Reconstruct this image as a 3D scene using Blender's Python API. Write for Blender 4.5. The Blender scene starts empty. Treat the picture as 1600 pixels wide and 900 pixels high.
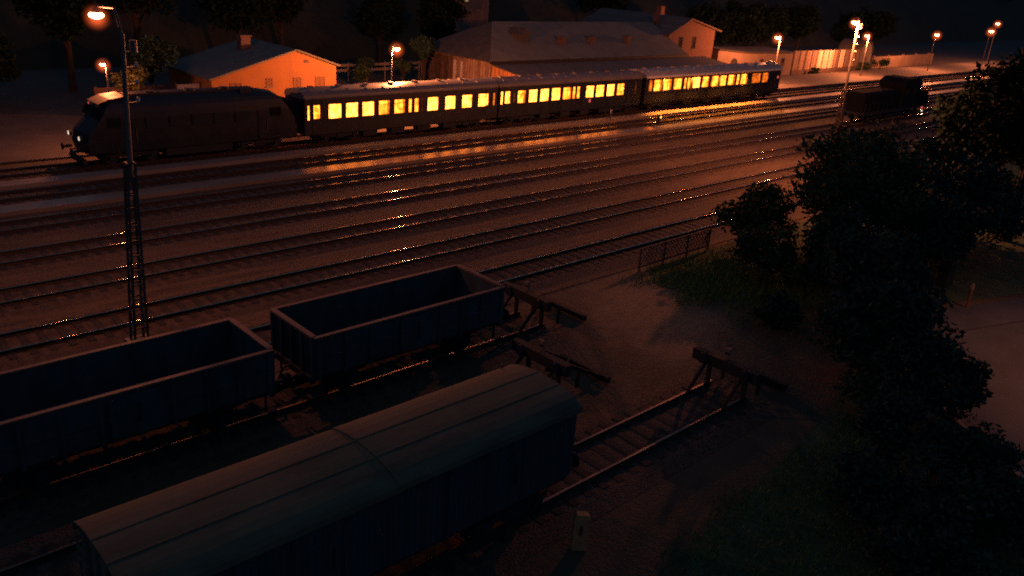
import bpy, math, random
from mathutils import Vector, Matrix
rnd = random.Random(7)
SC = bpy.context.scene
COL = SC.collection
rad = math.radians

# ------------------------------------------------------------------ helpers
class MB:
    """collects faces in local coordinates; build() links them as one mesh object"""
    def __init__(s): s.v = []; s.f = []; s.m = []; s.cur = 0
    def mat(s, i): s.cur = i; return s
    def face(s, pts):
        b = len(s.v); s.v += [tuple(p) for p in pts]; s.f.append(tuple(range(b, b + len(pts)))); s.m.append(s.cur)
    def box(s, x0, x1, y0, y1, z0, z1):
        b = len(s.v)
        s.v += [(x0,y0,z0),(x1,y0,z0),(x1,y1,z0),(x0,y1,z0),(x0,y0,z1),(x1,y0,z1),(x1,y1,z1),(x0,y1,z1)]
        for q in ((0,3,2,1),(4,5,6,7),(0,1,5,4),(1,2,6,5),(2,3,7,6),(3,0,4,7)):
            s.f.append(tuple(b + i for i in q)); s.m.append(s.cur)
        return s
    def bar(s, p, q, w, h=None):
        h = h or w; p = Vector(p); q = Vector(q); d = (q - p).normalized()
        up = Vector((0,0,1)) if abs(d.z) < .9 else Vector((0,1,0))
        a = d.cross(up).normalized() * w / 2; c = a.cross(d).normalized() * h / 2
        b = len(s.v)
        for o in (p, q): s.v += [tuple(o-a-c), tuple(o+a-c), tuple(o+a+c), tuple(o-a+c)]
        for k in ((0,3,2,1),(4,5,6,7),(0,1,5,4),(1,2,6,5),(2,3,7,6),(3,0,4,7)):
            s.f.append(tuple(b + i for i in k)); s.m.append(s.cur)
        return s
    def tube(s, pts, rs, n=8, cap=True):
        pts = [Vector(p) for p in pts]
        if not hasattr(rs, '__len__'): rs = [rs] * len(pts)
        b = len(s.v); a0 = None
        for i, p in enumerate(pts):
            d = (pts[min(i+1, len(pts)-1)] - pts[max(i-1, 0)]).normalized()
            if a0 is None:
                t = Vector((0,0,1)) if abs(d.z) < .9 else Vector((1,0,0)); a0 = d.cross(t).normalized()
            a0 = (a0 - d * a0.dot(d)).normalized(); c = d.cross(a0)
            for k in range(n):
                g = 2 * math.pi * k / n; s.v.append(tuple(p + (a0 * math.cos(g) + c * math.sin(g)) * rs[i]))
        for i in range(len(pts) - 1):
            for k in range(n):
                k2 = (k + 1) % n
                s.f.append((b+i*n+k, b+i*n+k2, b+(i+1)*n+k2, b+(i+1)*n+k)); s.m.append(s.cur)
        if cap:
            s.f.append(tuple(b + k for k in reversed(range(n)))); s.m.append(s.cur)
            e = b + (len(pts) - 1) * n
            s.f.append(tuple(e + k for k in range(n))); s.m.append(s.cur)
        return s
    def prism(s, prof, axis, a, c, caps=True):
        """extrude a closed 2-D profile along x (profile = y,z) or y (profile = x,z)"""
        n = len(prof); b = len(s.v)
        for t in (a, c):
            for (u, w) in prof: s.v.append((t, u, w) if axis == 'x' else (u, t, w))
        for k in range(n):
            k2 = (k + 1) % n; s.f.append((b+k, b+k2, b+n+k2, b+n+k)); s.m.append(s.cur)
        if caps:
            s.f.append(tuple(b + k for k in reversed(range(n)))); s.m.append(s.cur)
            s.f.append(tuple(b + n + k for k in range(n))); s.m.append(s.cur)
        return s
    def ball(s, c, r, n=10, m=6, sz=1.0):
        b = len(s.v)
        for i in range(m + 1):
            t = math.pi * i / m
            for k in range(n):
                g = 2 * math.pi * k / n
                s.v.append((c[0]+r*math.sin(t)*math.cos(g), c[1]+r*math.sin(t)*math.sin(g), c[2]+r*sz*math.cos(t)))
        for i in range(m):
            for k in range(n):
                k2 = (k+1) % n; s.f.append((b+i*n+k, b+(i+1)*n+k, b+(i+1)*n+k2, b+i*n+k2)); s.m.append(s.cur)
        return s
    def build(s, name, mats, parent=None, loc=(0,0,0), smooth=False):
        me = bpy.data.meshes.new(name); me.from_pydata(s.v, [], s.f)
        mats = mats if isinstance(mats, (list, tuple)) else [mats]
        for m in mats: me.materials.append(m)
        if len(mats) > 1: me.polygons.foreach_set('material_index', s.m)
        if smooth: me.polygons.foreach_set('use_smooth', [True] * len(s.f))
        me.update()
        o = bpy.data.objects.new(name, me); COL.objects.link(o); o.location = loc
        if parent is not None: o.parent = parent
        return o

def tag(o, label=None, cat=None, group=None, kind=None):
    if label: o['label'] = label
    if cat: o['category'] = cat
    if group: o['group'] = group
    if kind: o['kind'] = kind
    return o
def thing(name, label, cat, loc=(0,0,0), group=None, rz=0):
    o = bpy.data.objects.new(name, None); COL.objects.link(o); o.location = loc; o.rotation_euler = (0,0,rz)
    o.empty_display_size = .3
    return tag(o, label, cat, group)
def copy_tree(o, parent=None, loc=None, label=None):
    c = o.copy(); COL.objects.link(c)
    if parent is not None: c.parent = parent
    if loc is not None: c.location = loc
    if label: c['label'] = label
    for ch in list(o.children): copy_tree(ch, c)
    return c
def struct(name, mb, m, **k):
    return tag(mb.build(name, m, **k), kind='structure')

# ------------------------------------------------------------------ materials
def mat(name, col, rough=.8, metal=0., var=None, bump=None, island=0., spec=None, coat=0.):
    """Principled with noise variation var=(scale, amount, stretch) and bump=(scale, strength)"""
    m = bpy.data.materials.new(name); m.use_nodes = True
    nt = m.node_tree; N = nt.nodes; L = nt.links; B = N['Principled BSDF']
    B.inputs['Roughness'].default_value = rough; B.inputs['Metallic'].default_value = metal
    if spec is not None: B.inputs['Specular IOR Level'].default_value = spec
    if coat: B.inputs['Coat Weight'].default_value = coat; B.inputs['Coat Roughness'].default_value = .2
    B.inputs['Base Color'].default_value = (*col, 1)
    tc = N.new('ShaderNodeTexCoord'); src = None
    if var:
        mp = N.new('ShaderNodeMapping'); L.new(tc.outputs['Object'], mp.inputs[0])
        st = var[2] if len(var) > 2 else (1,1,1); mp.inputs['Scale'].default_value = st
        nz = N.new('ShaderNodeTexNoise'); nz.inputs['Scale'].default_value = var[0]; nz.inputs['Detail'].default_value = 8; nz.inputs['Roughness'].default_value = .65
        L.new(mp.outputs[0], nz.inputs['Vector'])
        mr = N.new('ShaderNodeMapRange'); mr.inputs[1].default_value = .3; mr.inputs[2].default_value = .7
        mr.inputs[3].default_value = 1 - var[1]; mr.inputs[4].default_value = 1 + var[1]
        L.new(nz.outputs[0], mr.inputs[0])
        mx = N.new('ShaderNodeVectorMath'); mx.operation = 'SCALE'; mx.inputs[0].default_value = col
        L.new(mr.outputs[0], mx.inputs['Scale']); src = mx.outputs[0]
        L.new(src, B.inputs['Base Color'])
        rr = N.new('ShaderNodeMapRange'); rr.inputs[1].default_value = .3; rr.inputs[2].default_value = .7
        rr.inputs[3].default_value = max(.05, rough - .08); rr.inputs[4].default_value = min(1, rough + .12)
        L.new(nz.outputs[0], rr.inputs[0]); L.new(rr.outputs[0], B.inputs['Roughness'])
    if island:
        g = N.new('ShaderNodeNewGeometry'); mr = N.new('ShaderNodeMapRange')
        mr.inputs[3].default_value = 1 - island; mr.inputs[4].default_value = 1 + island
        L.new(g.outputs['Random Per Island'], mr.inputs[0])
        mx = N.new('ShaderNodeVectorMath'); mx.operation = 'SCALE'; mx.inputs[0].default_value = col
        if src: L.new(src, mx.inputs[0])
        L.new(mr.outputs[0], mx.inputs['Scale']); L.new(mx.outputs[0], B.inputs['Base Color'])
    if bump:
        nb = N.new('ShaderNodeTexNoise'); nb.inputs['Scale'].default_value = bump[0]; nb.inputs['Detail'].default_value = 6
        L.new(tc.outputs['Object'], nb.inputs['Vector'])
        bp = N.new('ShaderNodeBump'); bp.inputs['Strength'].default_value = bump[1]; bp.inputs['Distance'].default_value = bump[2] if len(bump) > 2 else .05
        L.new(nb.outputs[0], bp.inputs['Height']); L.new(bp.outputs[0], B.inputs['Normal'])
    return m
def stripes(m, axis, scale, amount, base, noise=.12):
    """boards or sheets: thin darker joints along one axis, with weathering"""
    nt = m.node_tree; N = nt.nodes; L = nt.links; B = N['Principled BSDF']
    tc = N.new('ShaderNodeTexCoord'); sp = N.new('ShaderNodeSeparateXYZ'); L.new(tc.outputs['Object'], sp.inputs[0])
    mu = N.new('ShaderNodeMath'); mu.operation = 'MULTIPLY'; mu.inputs[1].default_value = scale; L.new(sp.outputs[axis], mu.inputs[0])
    fr = N.new('ShaderNodeMath'); fr.operation = 'FRACT'; L.new(mu.outputs[0], fr.inputs[0])
    gt = N.new('ShaderNodeMath'); gt.operation = 'GREATER_THAN'; gt.inputs[1].default_value = .14; L.new(fr.outputs[0], gt.inputs[0])
    fl = N.new('ShaderNodeMath'); fl.operation = 'FLOOR'; L.new(mu.outputs[0], fl.inputs[0])
    wn = N.new('ShaderNodeTexWhiteNoise'); wn.noise_dimensions = '1D'; L.new(fl.outputs[0], wn.inputs['W'])
    a = N.new('ShaderNodeMapRange'); a.inputs[3].default_value = 1 - amount; a.inputs[4].default_value = 1 + amount; L.new(wn.outputs[0], a.inputs[0])
    nz = N.new('ShaderNodeTexNoise'); nz.inputs['Scale'].default_value = 2.2; nz.inputs['Detail'].default_value = 8; L.new(tc.outputs['Object'], nz.inputs['Vector'])
    n2 = N.new('ShaderNodeMapRange'); n2.inputs[1].default_value = .3; n2.inputs[2].default_value = .7; n2.inputs[3].default_value = 1-noise; n2.inputs[4].default_value = 1+noise; L.new(nz.outputs[0], n2.inputs[0])
    g = N.new('ShaderNodeMapRange'); g.inputs[3].default_value = .35; g.inputs[4].default_value = 1.; L.new(gt.outputs[0], g.inputs[0])
    p = N.new('ShaderNodeMath'); p.operation = 'MULTIPLY'; L.new(a.outputs[0], p.inputs[0]); L.new(n2.outputs[0], p.inputs[1])
    q = N.new('ShaderNodeMath'); q.operation = 'MULTIPLY'; L.new(p.outputs[0], q.inputs[0]); L.new(g.outputs[0], q.inputs[1])
    mx = N.new('ShaderNodeVectorMath'); mx.operation = 'SCALE'; mx.inputs[0].default_value = base; L.new(q.outputs[0], mx.inputs['Scale'])
    L.new(mx.outputs[0], B.inputs['Base Color'])
    bp = N.new('ShaderNodeBump'); bp.inputs['Strength'].default_value = .6; bp.inputs['Distance'].default_value = .03
    L.new(gt.outputs[0], bp.inputs['Height']); L.new(bp.outputs[0], B.inputs['Normal'])
    return m
def brick(m, c1, c2, mortar, scale):
    nt = m.node_tree; N = nt.nodes; L = nt.links; B = N['Principled BSDF']
    tc = N.new('ShaderNodeTexCoord'); mp = N.new('ShaderNodeMapping'); mp.inputs['Rotation'].default_value = (rad(90), 0, 0)
    L.new(tc.outputs['Object'], mp.inputs[0])
    b = N.new('ShaderNodeTexBrick'); b.inputs['Scale'].default_value = scale
    b.inputs['Color1'].default_value = (*c1, 1); b.inputs['Color2'].default_value = (*c2, 1); b.inputs['Mortar'].default_value = (*mortar, 1)
    L.new(mp.outputs[0], b.inputs['Vector']); L.new(b.outputs[0], B.inputs['Base Color'])
    return m
def emis(name, col, strength, col2=None, scale=2.5, lo=.55, hi=1.25):
    m = bpy.data.materials.new(name); m.use_nodes = True
    nt = m.node_tree; N = nt.nodes; L = nt.links; B = N['Principled BSDF']
    B.inputs['Base Color'].default_value = (.02, .02, .02, 1); B.inputs['Roughness'].default_value = .12
    B.inputs['Emission Color'].default_value = (*col, 1); B.inputs['Emission Strength'].default_value = strength
    if col2:
        tc = N.new('ShaderNodeTexCoord'); oi = N.new('ShaderNodeObjectInfo')
        nz = N.new('ShaderNodeTexNoise'); nz.noise_dimensions = '4D'; nz.inputs['Scale'].default_value = scale; nz.inputs['Detail'].default_value = 3
        mu = N.new('ShaderNodeMath'); mu.operation = 'MULTIPLY'; mu.inputs[1].default_value = 50
        L.new(oi.outputs['Random'], mu.inputs[0]); L.new(mu.outputs[0], nz.inputs['W']); L.new(tc.outputs['Object'], nz.inputs['Vector'])
        mr = N.new('ShaderNodeMapRange'); mr.inputs[1].default_value = .36; mr.inputs[2].default_value = .64; L.new(nz.outputs[0], mr.inputs[0])
        mx = N.new('ShaderNodeMix'); mx.data_type = 'RGBA'; L.new(mr.outputs[0], mx.inputs['Factor'])
        mx.inputs[6].default_value = (*col2, 1); mx.inputs[7].default_value = (*col, 1)
        L.new(mx.outputs[2], B.inputs['Emission Color'])
        s = N.new('ShaderNodeMapRange'); s.inputs[1].default_value = .36; s.inputs[2].default_value = .64
        s.inputs[3].default_value = strength * lo; s.inputs[4].default_value = strength * hi
        L.new(nz.outputs[0], s.inputs[0]); L.new(s.outputs[0], B.inputs['Emission Strength'])
    return m

M = {}
M['dirt'] = mat('dirt', (.085,.062,.036), .95, var=(.35,.4), bump=(9,.8,.06))
M['cinder'] = mat('cinder', (.08,.058,.038), .95, var=(1.3,.65,(.22,1,1)), bump=(11,1.,.1))
M['ballast'] = mat('ballast', (.085,.06,.042), .92, var=(4,.6), bump=(13,1.,.12))
M['asphalt'] = mat('asphalt', (.045,.042,.038), .8, var=(.5,.3), bump=(30,.4,.02))
M['paving'] = mat('paving', (.10,.082,.066), .8, var=(.45,.22), bump=(20,.35,.02))
M['slab'] = mat('slab', (.24,.21,.18), .55, var=(.7,.2,(.4,1,1)), bump=(12,.12,.02), spec=.5)
M['wetslab'] = mat('wetslab', (.24,.2,.16), .28, var=(.5,.18,(.2,1,1)), spec=1.)
M['wetslab'].node_tree.nodes['Principled BSDF'].inputs['IOR'].default_value = 2.6
M['wetslab'].node_tree.nodes['Principled BSDF'].inputs['Specular Tint'].default_value = (1,.78,.55,1)
nt = M['wetslab'].node_tree; N = nt.nodes; L = nt.links      # broomed across its length
tc = N.new('ShaderNodeTexCoord'); mp = N.new('ShaderNodeMapping'); mp.inputs['Scale'].default_value = (1,.03,1); L.new(tc.outputs['Object'], mp.inputs[0])
nz = N.new('ShaderNodeTexNoise'); nz.inputs['Scale'].default_value = 9; nz.inputs['Detail'].default_value = 2; L.new(mp.outputs[0], nz.inputs['Vector'])
bp = N.new('ShaderNodeBump'); bp.inputs['Strength'].default_value = .5; bp.inputs['Distance'].default_value = .02; L.new(nz.outputs[0], bp.inputs['Height']); L.new(bp.outputs[0], N['Principled BSDF'].inputs['Normal'])
M['rust'] = mat('rust', (.038,.024,.018), .9, var=(6,.3))
M['railtop'] = mat('railtop', (.74,.5,.3), .12, 1.)
M['railold'] = mat('railold', (.35,.24,.17), .42, 1., var=(3,.25,(.2,1,1)))
M['wood'] = mat('sleeper_wood', (.03,.026,.022), .9, var=(4,.4,(1,.3,1)), bump=(20,.4))
M['coach'] = mat('coach_paint', (.012,.018,.024), .5, var=(1.2,.25))
M['coachroof'] = mat('coach_roof', (.17,.155,.14), .5, var=(.8,.22,(.5,1,1)))
M['gutter'] = mat('gutter_metal', (.85,.8,.7), .5)
M['coachroof2'] = mat('coach_roof_silver', (.42,.39,.33), .42, var=(.8,.2,(.5,1,1)), metal=.2)
M['dark'] = mat('underframe_black', (.012,.02,.032), .75, var=(3,.3))
M['loco'] = mat('loco_paint', (.01,.014,.02), .5, var=(1,.3))
M['locoroof'] = mat('loco_roof', (.01,.014,.02), .6, var=(1,.3))
M['cabroof'] = mat('cab_roof', (.08,.04,.022), .6, var=(1.5,.25))
M['glass'] = mat('dark_glass', (.01,.012,.016), .08, spec=.6)
M['wagon'] = mat('wagon_paint', (.03,.06,.075), .7, var=(1.6,.6,(1,1,.35)), bump=(9,.25,.02))
M['wagonin'] = mat('wagon_inside', (.024,.048,.066), .85, var=(1.1,.4))
M['rim'] = mat('wagon_rim', (.15,.1,.075), .6, var=(2.2,.4))
M['box'] = stripes(mat('boxcar_boards', (.022,.048,.066), .75), 0, 6.5, .2, (.022,.048,.066))
M['boxroof'] = mat('boxcar_roof', (.11,.1,.058), .85, var=(1.1,.45,(.5,1.8,1)), bump=(4,.15,.03))
M['boxtrim'] = mat('boxcar_trim', (.16,.14,.11), .6, var=(2,.3))
M['mast'] = mat('mast_steel', (.09,.075,.065), .6, .3, var=(3,.3))
M['pole'] = mat('lamp_pole', (.16,.14,.12), .5, .1, var=(3,.2))
M['shade'] = mat('lamp_shade', (.12,.11,.1), .45, var=(4,.2))
M['insul'] = mat('insulator', (.6,.55,.5), .25)
M['bulb'] = emis('sodium_bulb', (1,.42,.16), 14)
M['farbulb'] = emis('sodium_bulb_far', (1,.42,.16), 14)
def halo_mat(r):
    """lamp halo put in as a glowing volume, thinning to nothing at its skin"""
    m = bpy.data.materials.new('halo_volume'); m.use_nodes = True; nt = m.node_tree
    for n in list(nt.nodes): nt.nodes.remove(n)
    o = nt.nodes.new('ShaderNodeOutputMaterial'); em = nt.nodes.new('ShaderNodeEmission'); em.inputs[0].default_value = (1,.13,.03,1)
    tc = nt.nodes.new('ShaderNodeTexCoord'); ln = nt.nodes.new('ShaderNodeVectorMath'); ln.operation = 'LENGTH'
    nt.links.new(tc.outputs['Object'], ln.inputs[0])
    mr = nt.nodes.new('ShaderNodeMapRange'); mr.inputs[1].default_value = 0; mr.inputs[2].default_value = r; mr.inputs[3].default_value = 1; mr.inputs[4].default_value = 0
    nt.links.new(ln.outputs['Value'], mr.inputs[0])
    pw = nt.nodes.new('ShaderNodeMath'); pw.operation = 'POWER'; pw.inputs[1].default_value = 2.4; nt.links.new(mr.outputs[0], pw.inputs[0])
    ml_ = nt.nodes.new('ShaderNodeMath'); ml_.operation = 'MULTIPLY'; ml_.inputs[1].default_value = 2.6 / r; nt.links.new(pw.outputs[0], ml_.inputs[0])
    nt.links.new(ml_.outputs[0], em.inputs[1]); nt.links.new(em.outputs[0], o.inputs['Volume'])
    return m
HALOS = {}
def halo_for(r):
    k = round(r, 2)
    if k not in HALOS: HALOS[k] = halo_mat(r)
    return HALOS[k]
M['white'] = mat('white_paint', (.6,.55,.48), .6, var=(6,.15))
M['black'] = mat('black_paint', (.015,.015,.015), .6)
M['shed'] = mat('shed_render', (.38,.17,.05), .85, var=(.7,.14), bump=(10,.2,.02))
M['roofgrey'] = mat('roof_sheet', (.15,.15,.12), .75, var=(.6,.2), bump=(5,.3))
M['rooftile'] = stripes(mat('roof_tile', (.15,.14,.12), .8), 0, 2.2, .12, (.12,.115,.1))
M['roofdark'] = mat('roof_dark', (.06,.058,.055), .8, var=(1,.3))
M['boards'] = stripes(mat('end_boards', (.3,.22,.16), .8), 1, 2.4, .3, (.36,.25,.17), .25)
M['boardsdark'] = stripes(mat('dark_boards', (.1,.07,.05), .8), 1, 3.2, .5, (.10,.065,.05), .5)
M['orangeboards'] = stripes(mat('orange_boards', (.75,.36,.12), .8), 1, 1.6, .2, (.8,.38,.12), .2)
M['brick'] = brick(mat('brick', (.3,.14,.09), .9), (.2,.09,.06), (.14,.06,.04), (.17,.13,.11), 3.2)
M['stucco'] = mat('stucco', (.24,.17,.125), .9, var=(.6,.25), bump=(8,.2))
M['planks'] = stripes(mat('fence_planks', (.3,.2,.14), .8), 0, 1.3, .35, (.3,.2,.14), .2)
M['pale'] = stripes(mat('pale_planks', (.75,.62,.45), .8), 0, .9, .15, (.78,.64,.46), .15)
M['fencedark'] = mat('fence_dark', (.12,.075,.055), .8, var=(2,.3))
M['concrete'] = mat('concrete', (.22,.195,.165), .85, var=(1.4,.2), bump=(10,.2))
M['bark'] = mat('bark', (.035,.026,.018), .9, var=(5,.35), bump=(12,.5))
M['leaf'] = mat('leaf', (.04,.075,.038), .85, island=.5, spec=.12)
M['leafdark'] = mat('leaf_dark', (.03,.062,.045), .9, island=.5, spec=.08)
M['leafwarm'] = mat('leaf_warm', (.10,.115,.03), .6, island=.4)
M['grass'] = mat('grass_blades', (.12,.2,.045), .85, island=.5, spec=.1)
M['leafshade'] = mat('leaf_shaded', (.012,.026,.02), .95, island=.5, spec=.05)  # leaf green darkened: night shade of the unlit trees put into the colour
M['shedwin'] = mat('shed_window', (.2,.085,.025), .6)
M['turf'] = mat('turf', (.035,.07,.03), .95, var=(.8,.4), bump=(12,.8,.06))
M['hill'] = mat('hill_ground', (.03,.034,.022), .95, var=(.1,.4))
M['marker'] = mat('marker_stone', (.6,.25,.1), .85, var=(5,.25), bump=(18,.3,.02))  # warm lamplight on the stone put into its colour
WIN = [emis('window_bright', (1,.25,.035), 6.4, (1,.26,.02), 2.2, .5, 1.5),
       emis('window_warm', (1,.22,.022), 4.6, (1,.22,.012), 2.6, .42, 1.4),
       emis('window_curtained', (1,.2,.012), 1.0, (.9,.12,.01), 3.0, .4, 1.4),
       emis('window_dim', (.8,.14,.03), .2, (.5,.06,.02), 3.0, .4, 1.2)]
M['headlight'] = emis('headlight', (1,.8,.62), .9)
M['taillight'] = emis('taillight', (1,.14,.1), .75)
M['housewin'] = emis('house_window', (.75,.5,.2), .34, (.7,.42,.15), 3, .7, 1.1)

# ------------------------------------------------------------------ setting
def sheet(x0, x1, y0, y1, z): return MB().mat(0) if False else _sheet(x0, x1, y0, y1, z)
def _sheet(x0, x1, y0, y1, z):
    m = MB(); m.face([(x0,y0,z),(x1,y0,z),(x1,y1,z),(x0,y1,z)]); return m
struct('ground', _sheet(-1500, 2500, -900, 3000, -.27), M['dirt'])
nt = M['dirt'].node_tree; N = nt.nodes; L = nt.links      # pool of lamplight painted into the ground colour, at the siding ends
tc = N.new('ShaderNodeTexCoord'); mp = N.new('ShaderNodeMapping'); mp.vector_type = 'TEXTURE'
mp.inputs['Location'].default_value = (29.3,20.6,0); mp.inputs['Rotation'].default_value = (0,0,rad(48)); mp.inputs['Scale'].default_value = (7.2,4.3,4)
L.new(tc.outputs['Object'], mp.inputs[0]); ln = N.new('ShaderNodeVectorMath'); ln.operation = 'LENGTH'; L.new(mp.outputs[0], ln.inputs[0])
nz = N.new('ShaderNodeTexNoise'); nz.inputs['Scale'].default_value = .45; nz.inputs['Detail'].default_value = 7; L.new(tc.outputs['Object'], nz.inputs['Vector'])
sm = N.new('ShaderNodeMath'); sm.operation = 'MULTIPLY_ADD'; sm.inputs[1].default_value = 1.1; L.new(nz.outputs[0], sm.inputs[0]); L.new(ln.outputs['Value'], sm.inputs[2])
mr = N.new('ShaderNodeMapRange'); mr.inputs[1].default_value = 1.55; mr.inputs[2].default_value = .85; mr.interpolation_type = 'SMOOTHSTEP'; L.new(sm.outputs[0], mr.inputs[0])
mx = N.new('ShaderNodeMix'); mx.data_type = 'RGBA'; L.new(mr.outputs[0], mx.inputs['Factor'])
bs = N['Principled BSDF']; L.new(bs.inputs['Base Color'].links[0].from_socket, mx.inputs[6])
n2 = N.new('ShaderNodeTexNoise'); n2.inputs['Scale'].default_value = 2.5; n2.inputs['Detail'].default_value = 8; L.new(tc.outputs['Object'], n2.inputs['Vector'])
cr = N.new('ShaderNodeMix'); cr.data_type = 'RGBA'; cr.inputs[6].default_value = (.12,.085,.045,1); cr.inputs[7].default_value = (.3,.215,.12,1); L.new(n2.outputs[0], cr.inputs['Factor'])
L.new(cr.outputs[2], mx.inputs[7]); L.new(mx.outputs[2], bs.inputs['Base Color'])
struct('yard_ground', MB().box(-80, 420, 24.6, 58.2, -.6, -.235), M['cinder'])
# station side: hard-standing left, raised platform right
struct('station_yard', MB().box(-60, 52, 59.2, 100, -.6, -.12), M['paving'])
struct('station_platform', MB().box(52.02, 420, 58.6, 66.5, -.6, .22), M['paving'])
struct('station_road', MB().box(104, 420, 66.52, 110, -.6, -.1), M['asphalt'])
p = MB(); p.prism([(52.95,-.5),(54.05,-.5),(54.05,.02),(52.95,.02)], 'x', -60, 69.9)
struct('track_platform', p, M['slab'])
p = MB(); p.prism([(52.95,-.5),(54.25,-.5),(54.25,.03),(52.95,.03)], 'x', 69.92, 420)
struct('track_platform', p, M['slab'])
p = MB(); p.prism([(47.85,-.5),(49.0,-.5),(49.0,.035),(47.85,-.005)], 'x', -60, 64)
struct('track_platform', p, M['wetslab'])
p = MB(); p.prism([(47.85,-.5),(49.0,-.5),(49.0,-.03),(47.85,-.03)], 'x', 64.02, 420)
struct('track_platform', p, M['slab'])
# road at the right with its kerb
road = MB(); road.face([(20,-8,-.235),(60,-8,-.235),(60,6.4,-.235),(47.5,10.3,-.235),(38.2,13.4,-.235),(33.5,11.4,-.235),(29.6,7.4,-.235),(27.4,4.4,-.235),(25.4,-8,-.235)][1:])
struct('road', road, mat('road_paving', (.062,.078,.085), .85, var=(.45,.3), bump=(20,.35,.02)))
kp = [(38.2,13.5),(35.6,12.6),(33.5,11.4),(31.4,9.5),(29.6,7.4),(28.4,5.9),(27.4,4.4),(26.4,0),(25.4,-8)]
kerb = MB()
for a, b in zip(kp[:-1], kp[1:]): kerb.bar((*a,-.19), (*b,-.19), .16, .2)
struct('road_kerb', kerb, M['concrete'])
joint = MB()
struct('road_marking', MB().bar((38,11.2,-.231),(50,7.2,-.231),.12,.006), M['asphalt'])
turf = MB()
turf.face([(12,-6,-.255),(25.2,-6,-.255),(27.2,4.4,-.255),(29.4,7.4,-.255),(33.3,11.5,-.255),(38,13.6,-.255),(37,14.8,-.255),(29.5,11.6,-.255),(23.5,10.4,-.255),(17,9.6,-.255),(12,7,-.255)])
struct('lawn', turf, M['turf'])
turf = MB()
turf.face([(33,24.2,-.255),(31.6,22.6,-.255),(31.8,20.4,-.255),(33.2,18.2,-.255),(36,16.2,-.255),(38.6,14.2,-.255),(46,11.3,-.255),(62,6.6,-.255),(120,2,-.255),(120,24.4,-.255)])
struct('lawn', turf, M['turf'])
# hills behind the station
hm = MB(); NX, NY = 40, 14; b0 = []
for j in range(NY + 1):
    for i in range(NX + 1):
        x = -350 + i * 30; t = j / NY; y = 98 + 420 * t * t + 60 * t
        z = -.4 + 62 * (t ** .8) + (3.5 * math.sin(i * .9 + j) + 2.5 * math.sin(i * .37 - j * .8)) * t
        hm.v.append((x, y, z))
for j in range(NY):
    for i in range(NX):
        a = j * (NX+1) + i; hm.f.append((a, a+1, a+NX+2, a+NX+1)); hm.m.append(0)
def hill_z(x, y):
    t = (-60 + math.sqrt(3600 + 1680 * max(0, y - 98))) / 840
    return -.4 + 62 * (t ** .8) if t > 0 else -.2
struct('hills', hm, M['hill'], smooth=True)

# ------------------------------------------------------------------ railway tracks
def rail_mb(x0, x1):
    m = MB(); top = []
    for k in range(-6, 7):                      # worn running surface, gently rounded
        a_ = rad(14) * (abs(k) / 6) ** 1.25 * (1 if k > 0 else -1); top.append((k / 6 * .042, a_))
    zt = [0.0] * 13
    for k in range(7, 13): zt[k] = zt[k-1] - math.tan((top[k][1] + top[k-1][1]) / 2) * .007
    for k in range(5, -1, -1): zt[k] = zt[12-k]
    pr = [(-.075,-.165),(.075,-.165),(.075,-.145),(.014,-.125),(.014,-.045),(.044,-.036),(.046,-.016)] + [(top[k][0], zt[k]) for k in range(12, -1, -1)] + [(-.046,-.016),(-.044,-.036),(-.014,-.045),(-.014,-.125),(-.075,-.145)]
    n = len(pr)
    step = 12.; xs = [x0]
    while xs[-1] + step < x1: xs.append(xs[-1] + step)
    xs.append(x1)
    for x in xs:
        for (u, w) in pr: m.v.append((x, u, w))
    for i in range(len(xs) - 1):
        for k in range(n):
            k2 = (k+1) % n
            m.f.append((i*n+k, i*n+k2, (i+1)*n+k2, (i+1)*n+k)); m.m.append(1 if 7 <= k <= 18 else 0)
    m.mat(0).face([(x0,)+q for q in reversed(pr)]); m.face([(x1,)+q for q in pr])
    return m
sl = MB(); sl.box(-.13,.13,-1.28,1.28,-.32,-.16)
for s in (-.75, .75): sl.box(-.15,.15,s-.13,s+.13,-.16,-.150)
SLEEPER = sl.build('sleeper', M['wood']); sleeper_mesh = SLEEPER.data; bpy.data.objects.remove(SLEEPER)
def track(y, x0, x1, vx, label, old=False):
    t = thing('railway_track', label, 'railway track', (0, y, 0), 'parallel tracks across the yard')
    for s in (-.752, .752):
        r = rail_mb(x0, x1).build('rail', [M['rust'], M['railold' if old else 'railtop']], t, (0, s, 0))
        for poly in r.data.polygons: poly.use_smooth = poly.material_index == 1
    bed = MB(); bed.prism([(-2.0,-.262),(2.0,-.262),(1.45,-.185),(-1.45,-.185)], 'x', x0, x1)
    bed.build('ballast_bed', M['ballast'], t)
    n = int((x1 - x0) / .65); rest = MB(); cnt = 0
    for i in range(n):
        x = x0 + .4 + i * .65
        if x >= vx and cnt < 100:
            o = bpy.data.objects.new('sleeper', sleeper_mesh); COL.objects.link(o); o.parent = t
            o.location = (x + rnd.uniform(-.03,.03), rnd.uniform(-.04,.04), rnd.uniform(-.012,.006)); o.rotation_euler = (0,0,rnd.uniform(-.015,.015)); cnt += 1
        else: rest.box(x-.13, x+.13, -1.28, 1.28, -.32, -.16)
    if rest.v: tag(rest.build('sleepers', M['wood'], t), kind='stuff')
    return t
track(13.9, -22, 24.9, 1, 'dead end track under the covered wagon, nearest the grass', True)
track(18.2, -22, 19.9, 3, 'dead end track between the covered wagon and the open wagons', True)
track(22.6, -22, 23.3, 3, 'dead end track carrying the two open wagons', True)
track(27.2, -20, 330, 12, 'shiny through track just behind the open wagons and past the lattice fence')
track(31.75, -20, 330, 6, 'through track passing closest behind the foot of the lattice mast')
track(36.3, -20, 330, 8, 'empty through track, third from the open wagons in the yard')
track(40.95, -20, 330, 9, 'through track that carries the dark shunting engine at right')
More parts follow.
